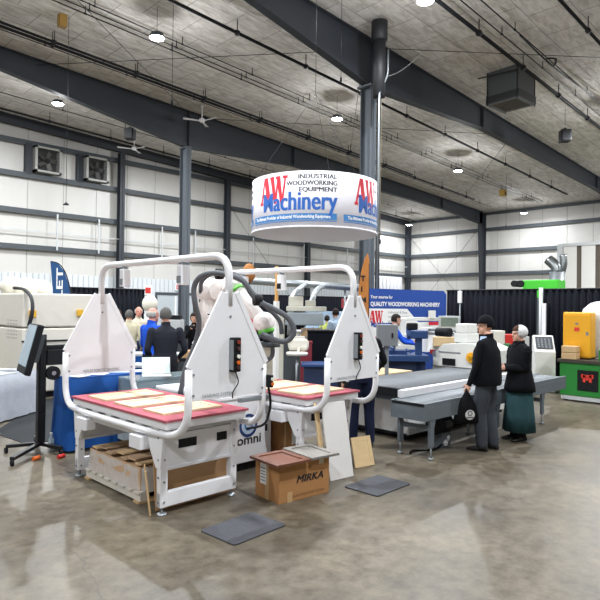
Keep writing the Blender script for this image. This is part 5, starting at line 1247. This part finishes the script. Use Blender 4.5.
# bag carried at his left side
bp_ = r_.matrix_basis @ V((-.34, .14, 0)); bp_ = Matrix.Rotation(math.radians(8), 4, 'Z') @ V((-.27, .17, 0))+V((mp.x, mp.y, 0))
t = thing('drawstring_bag', 'soft black drawstring bag with white round print hanging from his hand', 'bag', (bp_.x, bp_.y, 0), math.radians(-38))
rg = []
for z, hw, dd in ((.38, .15, .03), (.39, .19, .05), (.5, .17, .06), (.62, .12, .05), (.72, .07, .035), (.8, .02, .02), (.84, .015, .015)):
    rg.append([(hw*math.cos(2*PI*i/18), dd*math.sin(2*PI*i/18), z) for i in range(18)])
MB().loft(rg).build('bag_body', mat('bag_black', '111114', .85, bump=.5, bscale=8), t)
MB().tube([(0, 0, .82), (.0, 0, .9)], .01, 6).build('cord', black, t)
m = MB(); 
ringp(m, 0.02, .5, .0001, .065, -.066, 0); ringp(m, .02, .52, .02, .035, -.069, 1); m.box(-.03, .07, -.069, -.067, .455, .475, 1)
m.build('round_print', [mat('print_white', 'c8c8c8', .7), mat('print_grey', '6a6a6c', .7)], t)
# --- woman
wp = at(519, 440, Z=0)
coat = mat('black_wool', '101116', .9, noise=.15, nscale=20); skirtm = mat('teal_skirt', '2c474c', .85, noise=.1, nscale=8)
r_, k_, HM_, up_, hc_ = person((wp.x, wp.y, 0), math.radians(58), 1.64, 'woman in white prayer cap, black wool coat and long dark teal skirt', coat, mat('black_tights', '141416', .8), hair=mat('hair_brown', '4a3226', .8), hairstyle='short',
    hands=[(-.05, .26, 1.12), (.08, .27, 1.1)], feet=[(-.08, .0), (.09, .03)], vox=.009, build=1.05)
def shell(name, prof, m, parent, folds=0, fa=0, th=.01, n=40, yo=0):
    rings = []
    z0, z1 = prof[0][0], prof[-1][0]
    for z, a, b_ in prof:
        w = (z1-z)/(z1-z0)
        rings.append([((a*(1+fa*w*math.sin(folds*2*PI*i/n)))*math.cos(2*PI*i/n)*k_, (yo+b_*(1+fa*w*math.sin(folds*2*PI*i/n))*math.sin(2*PI*i/n))*k_, z*k_) for i in range(n)])
    ob = MB().loft(rings, cap=False).build(name, m, parent); so = ob.modifiers.new('s', 'SOLIDIFY'); so.thickness = th; so.offset = 0; return ob
shell('skirt', [(.15, .25, .23), (.4, .235, .21), (.7, .215, .185), (1.0, .165, .13)], skirtm, r_, 9, .05)
shell('coat', [(.76, .245, .22), (.85, .24, .21), (1.0, .21, .175), (1.12, .19, .15), (1.28, .2, .148), (1.38, .2, .13), (1.45, .15, .1), (1.49, .09, .085)], coat, r_, 5, .02)
for s, hd in ((-1, (-.05, .26, 1.12)), (1, (.08, .27, 1.1))):
    sp = up_(s*.176, 0, 1.40); e_, h_ = ik(sp, V(hd)*k_, .285*k_, .255*k_, V((s*.5, -1, -.35)))
    MB().tube(spline([sp, (sp+e_)/2, e_, (e_+h_)/2, h_], 4), [.085*k_]*5+[.076*k_]*4+[.066*k_]*5+[.055*k_]*3, 14).sph(e_, .07*k_, 10).build('coat_sleeve', coat, r_)
MB().tube([HM_ @ V((x, y, z)) for x, y, z in ((-.075, .0, -.1), (-.05, .05, -.16), (0, .07, -.19), (.05, .05, -.16), (.075, 0, -.1))], .018, 8).build('coat_collar', coat, r_)
cap_ = MB(); cap_.sph((0, -.04, .035), (.098, .112, .105), 24)
fs2 = [f for f in cap_.f if (lambda p: p.y < .05 and not (p.z < -.045) and p.y < .03+p.z*.6)(sum((V(cap_.v[i]) for i in f), V())/len(f))]
g = MB(); g.add([HM_ @ V(v) for v in cap_.v], fs2, 0, True); ob = g.build('prayer_cap', mat('white_cotton', 'dcdcde', .8, bump=.3, bscale=30), r_); so = ob.modifiers.new('s', 'SOLIDIFY'); so.thickness = .01; so.offset = 0
MB().tube([HM_ @ V((s*.0+.088*math.cos(a), .03-.02*math.sin(a), .03+.09*math.sin(a))) for s in (1,) for a in [i*PI/10 for i in range(11)]], .008, 6).build('cap_rim', mat('white_cotton', 'dcdcde'), r_)
g = MB()
for s in (-1, 1): g.tube([HM_ @ V((s*.03+.018*math.cos(a*PI/6), .092, .012+.014*math.sin(a*PI/6))) for a in range(13)], .0018, 5)
g.build('glasses', mat('thin_metal', '6a5a4a', .3, metal=.8), r_)
pp = Matrix.Rotation(math.radians(58), 4, 'Z') @ V((.02, .34, 0))+V((wp.x, wp.y, 0))
t = thing('folded_paper', 'white folded paper with red cup held in the woman hands', 'paper', (pp.x, pp.y, 1.06), math.radians(58))
MB().box(-.05, .05, -.004, .004, -.16, .02).build('paper_sheet', paper, t); MB().lathe([(.03, .02), (.038, .1)], n=14).build('red_cup', red, t)
# --- others
def facing(px, D, away=True, off=0):
    p = at(px, 320, D=D); a = math.atan2(p.y, p.x)
    return (p.x, p.y, 0), a-PI/2+math.radians(off)+(0 if away else PI)
navy = mat('navy_denim', '1c2238', .85, noise=.15, nscale=10); darkj = mat('charcoal_vest', '262830', .85, noise=.1, nscale=8)
jeans = mat('blue_jeans', '33466a', .85, noise=.15, nscale=8); royal = mat('royal_blue_shirt', '1e4fc0', .8, noise=.08)
beige = mat('beige_sweatshirt', 'c4bda4', .85); khaki = mat('khaki', '9a8a6c', .85)
l_, rz_ = facing(363, 7.95, True, 10)
person(l_, rz_, 1.76, 'person in black jacket and navy trousers standing behind the second guard panel', mat('black_jacket', '15161b', .85), navy, hair=hair_dk, hands=[(-.26, .05, .85), (.3, .3, 1.05)], feet=[(-.12, .0), (.11, -.04)], vox=.012, build=1.02)
l_, rz_ = facing(166, 9.2, True, 8)
person(l_, rz_, 1.84, 'grey haired man seen from behind in charcoal jacket by the glass counter', darkj, mat('dark_trousers', '1e2026', .85), hair=hair_gr, hands=[(-.2, .2, 1.0), (.24, .2, 1.0)], vox=.012, build=1.12, lean=.04)
l_, rz_ = facing(152, 10.2, True, -50)
person(l_, rz_, 1.84, 'bald man in royal blue shirt turned toward the charcoal jacketed man', royal, mat('dark_trousers', '1e2026'), sk=skin_red, hair=hair_wh, hairstyle='bald', hands=[(-.15, .25, 1.05), (.24, .1, .9)], vox=.013, build=1.08, turn=-.3)
l_, rz_ = facing(129, 12.8, True, -15)
person(l_, rz_, 1.76, 'man seen from behind in pale beige sweatshirt and blue jeans', beige, jeans, hair=hair_gr, hands=[(-.2, .2, 1.0), (.24, .15, .95)], vox=.016, build=1.12, shirt_low=.92)
l_, rz_ = facing(138.5, 14, False, 10)
person(l_, rz_, 1.84, 'balding man in cream shirt facing the beige sweatshirted man', mat('cream_shirt', 'c9c0ae', .8), jeans, sk=skin_red, hair=hair_wh, hairstyle='bald', hands=[(-.25, .3, 1.1), (.2, .25, 1.0)], vox=.016, build=1.1)
l_, rz_ = facing(118, 14.4, False, -20)
person(l_, rz_, 1.74, 'brown haired person in teal top beside the black drape', mat('teal_top', '2f5f66', .8), navy, hair=mat('hair_brown', '4a3226'), hairstyle='long', vox=.018)
l_, rz_ = facing(194, 13.8, False, 0)
person(l_, rz_, 1.7, 'dark haired woman in black holding up a phone beside the left column', black_knit, mat('pale_trousers', 'a89c98', .8), hair=hair_dk, hairstyle='long', hands=[(-.07, .28, 1.38), (.07, .28, 1.38)], vox=.016, build=.9, shirt_low=.86)
ph = V(l_)+Matrix.Rotation(rz_, 3, 'Z') @ V((0, .4, 0)); t = thing('mobile_phone', 'mobile phone held up by the dark haired woman', 'phone', (ph.x, ph.y, 1.4), rz_)
MB().box(-.07, .07, -.005, .005, -.035, .035).build('phone_body', black, t, bev=.004); MB().cyl((.05, .005, .02), (.05, .008, .02), .008, n=8).build('camera_lens', galv, t)
l_, rz_ = facing(336, 15.5, True, 40)
person(l_, rz_, 1.84, 'man in pale blue shirt left of the second guard panel top', mat('pale_blue_shirt', 'a9bccf', .8), navy, hair=hair_dk, hands=[(-.15, .3, 1.1), (.24, .2, 1.0)], vox=.018, turn=-.3)
l_, rz_ = facing(327, 17.5, True, 0)
rr, k_, HM_, up_, hc_ = person(l_, rz_, 1.62, 'person in yellow green high visibility vest in the far centre', mat('hi_vis', 'c4cf6a', .7), navy, hair=hair_dk, vox=.018)
MB().loft([ring(up_(0, 0, z), .19*k_, .14*k_, 18) for z in (1.1, 1.15)], cap=False).build('reflective_band', paper, rr)
l_, rz_ = facing(389, 12.5, True, -75)
person(l_, rz_, 1.76, 'dark haired man with blue sleeves bending over the blue saw', mat('dark_brown_vest', '262228', .85), navy, sleeve=royal, hair=hair_dk, lean=.2, hands=[(-.1, .55, 1.15), (.2, .5, 1.12)], vox=.013, build=1.1)
SC.view_settings.view_transform="Standard"; SC.view_settings.look="None"; SC.view_settings.exposure=0.2; SC.view_settings.gamma=1
SC.cycles.use_denoising=True
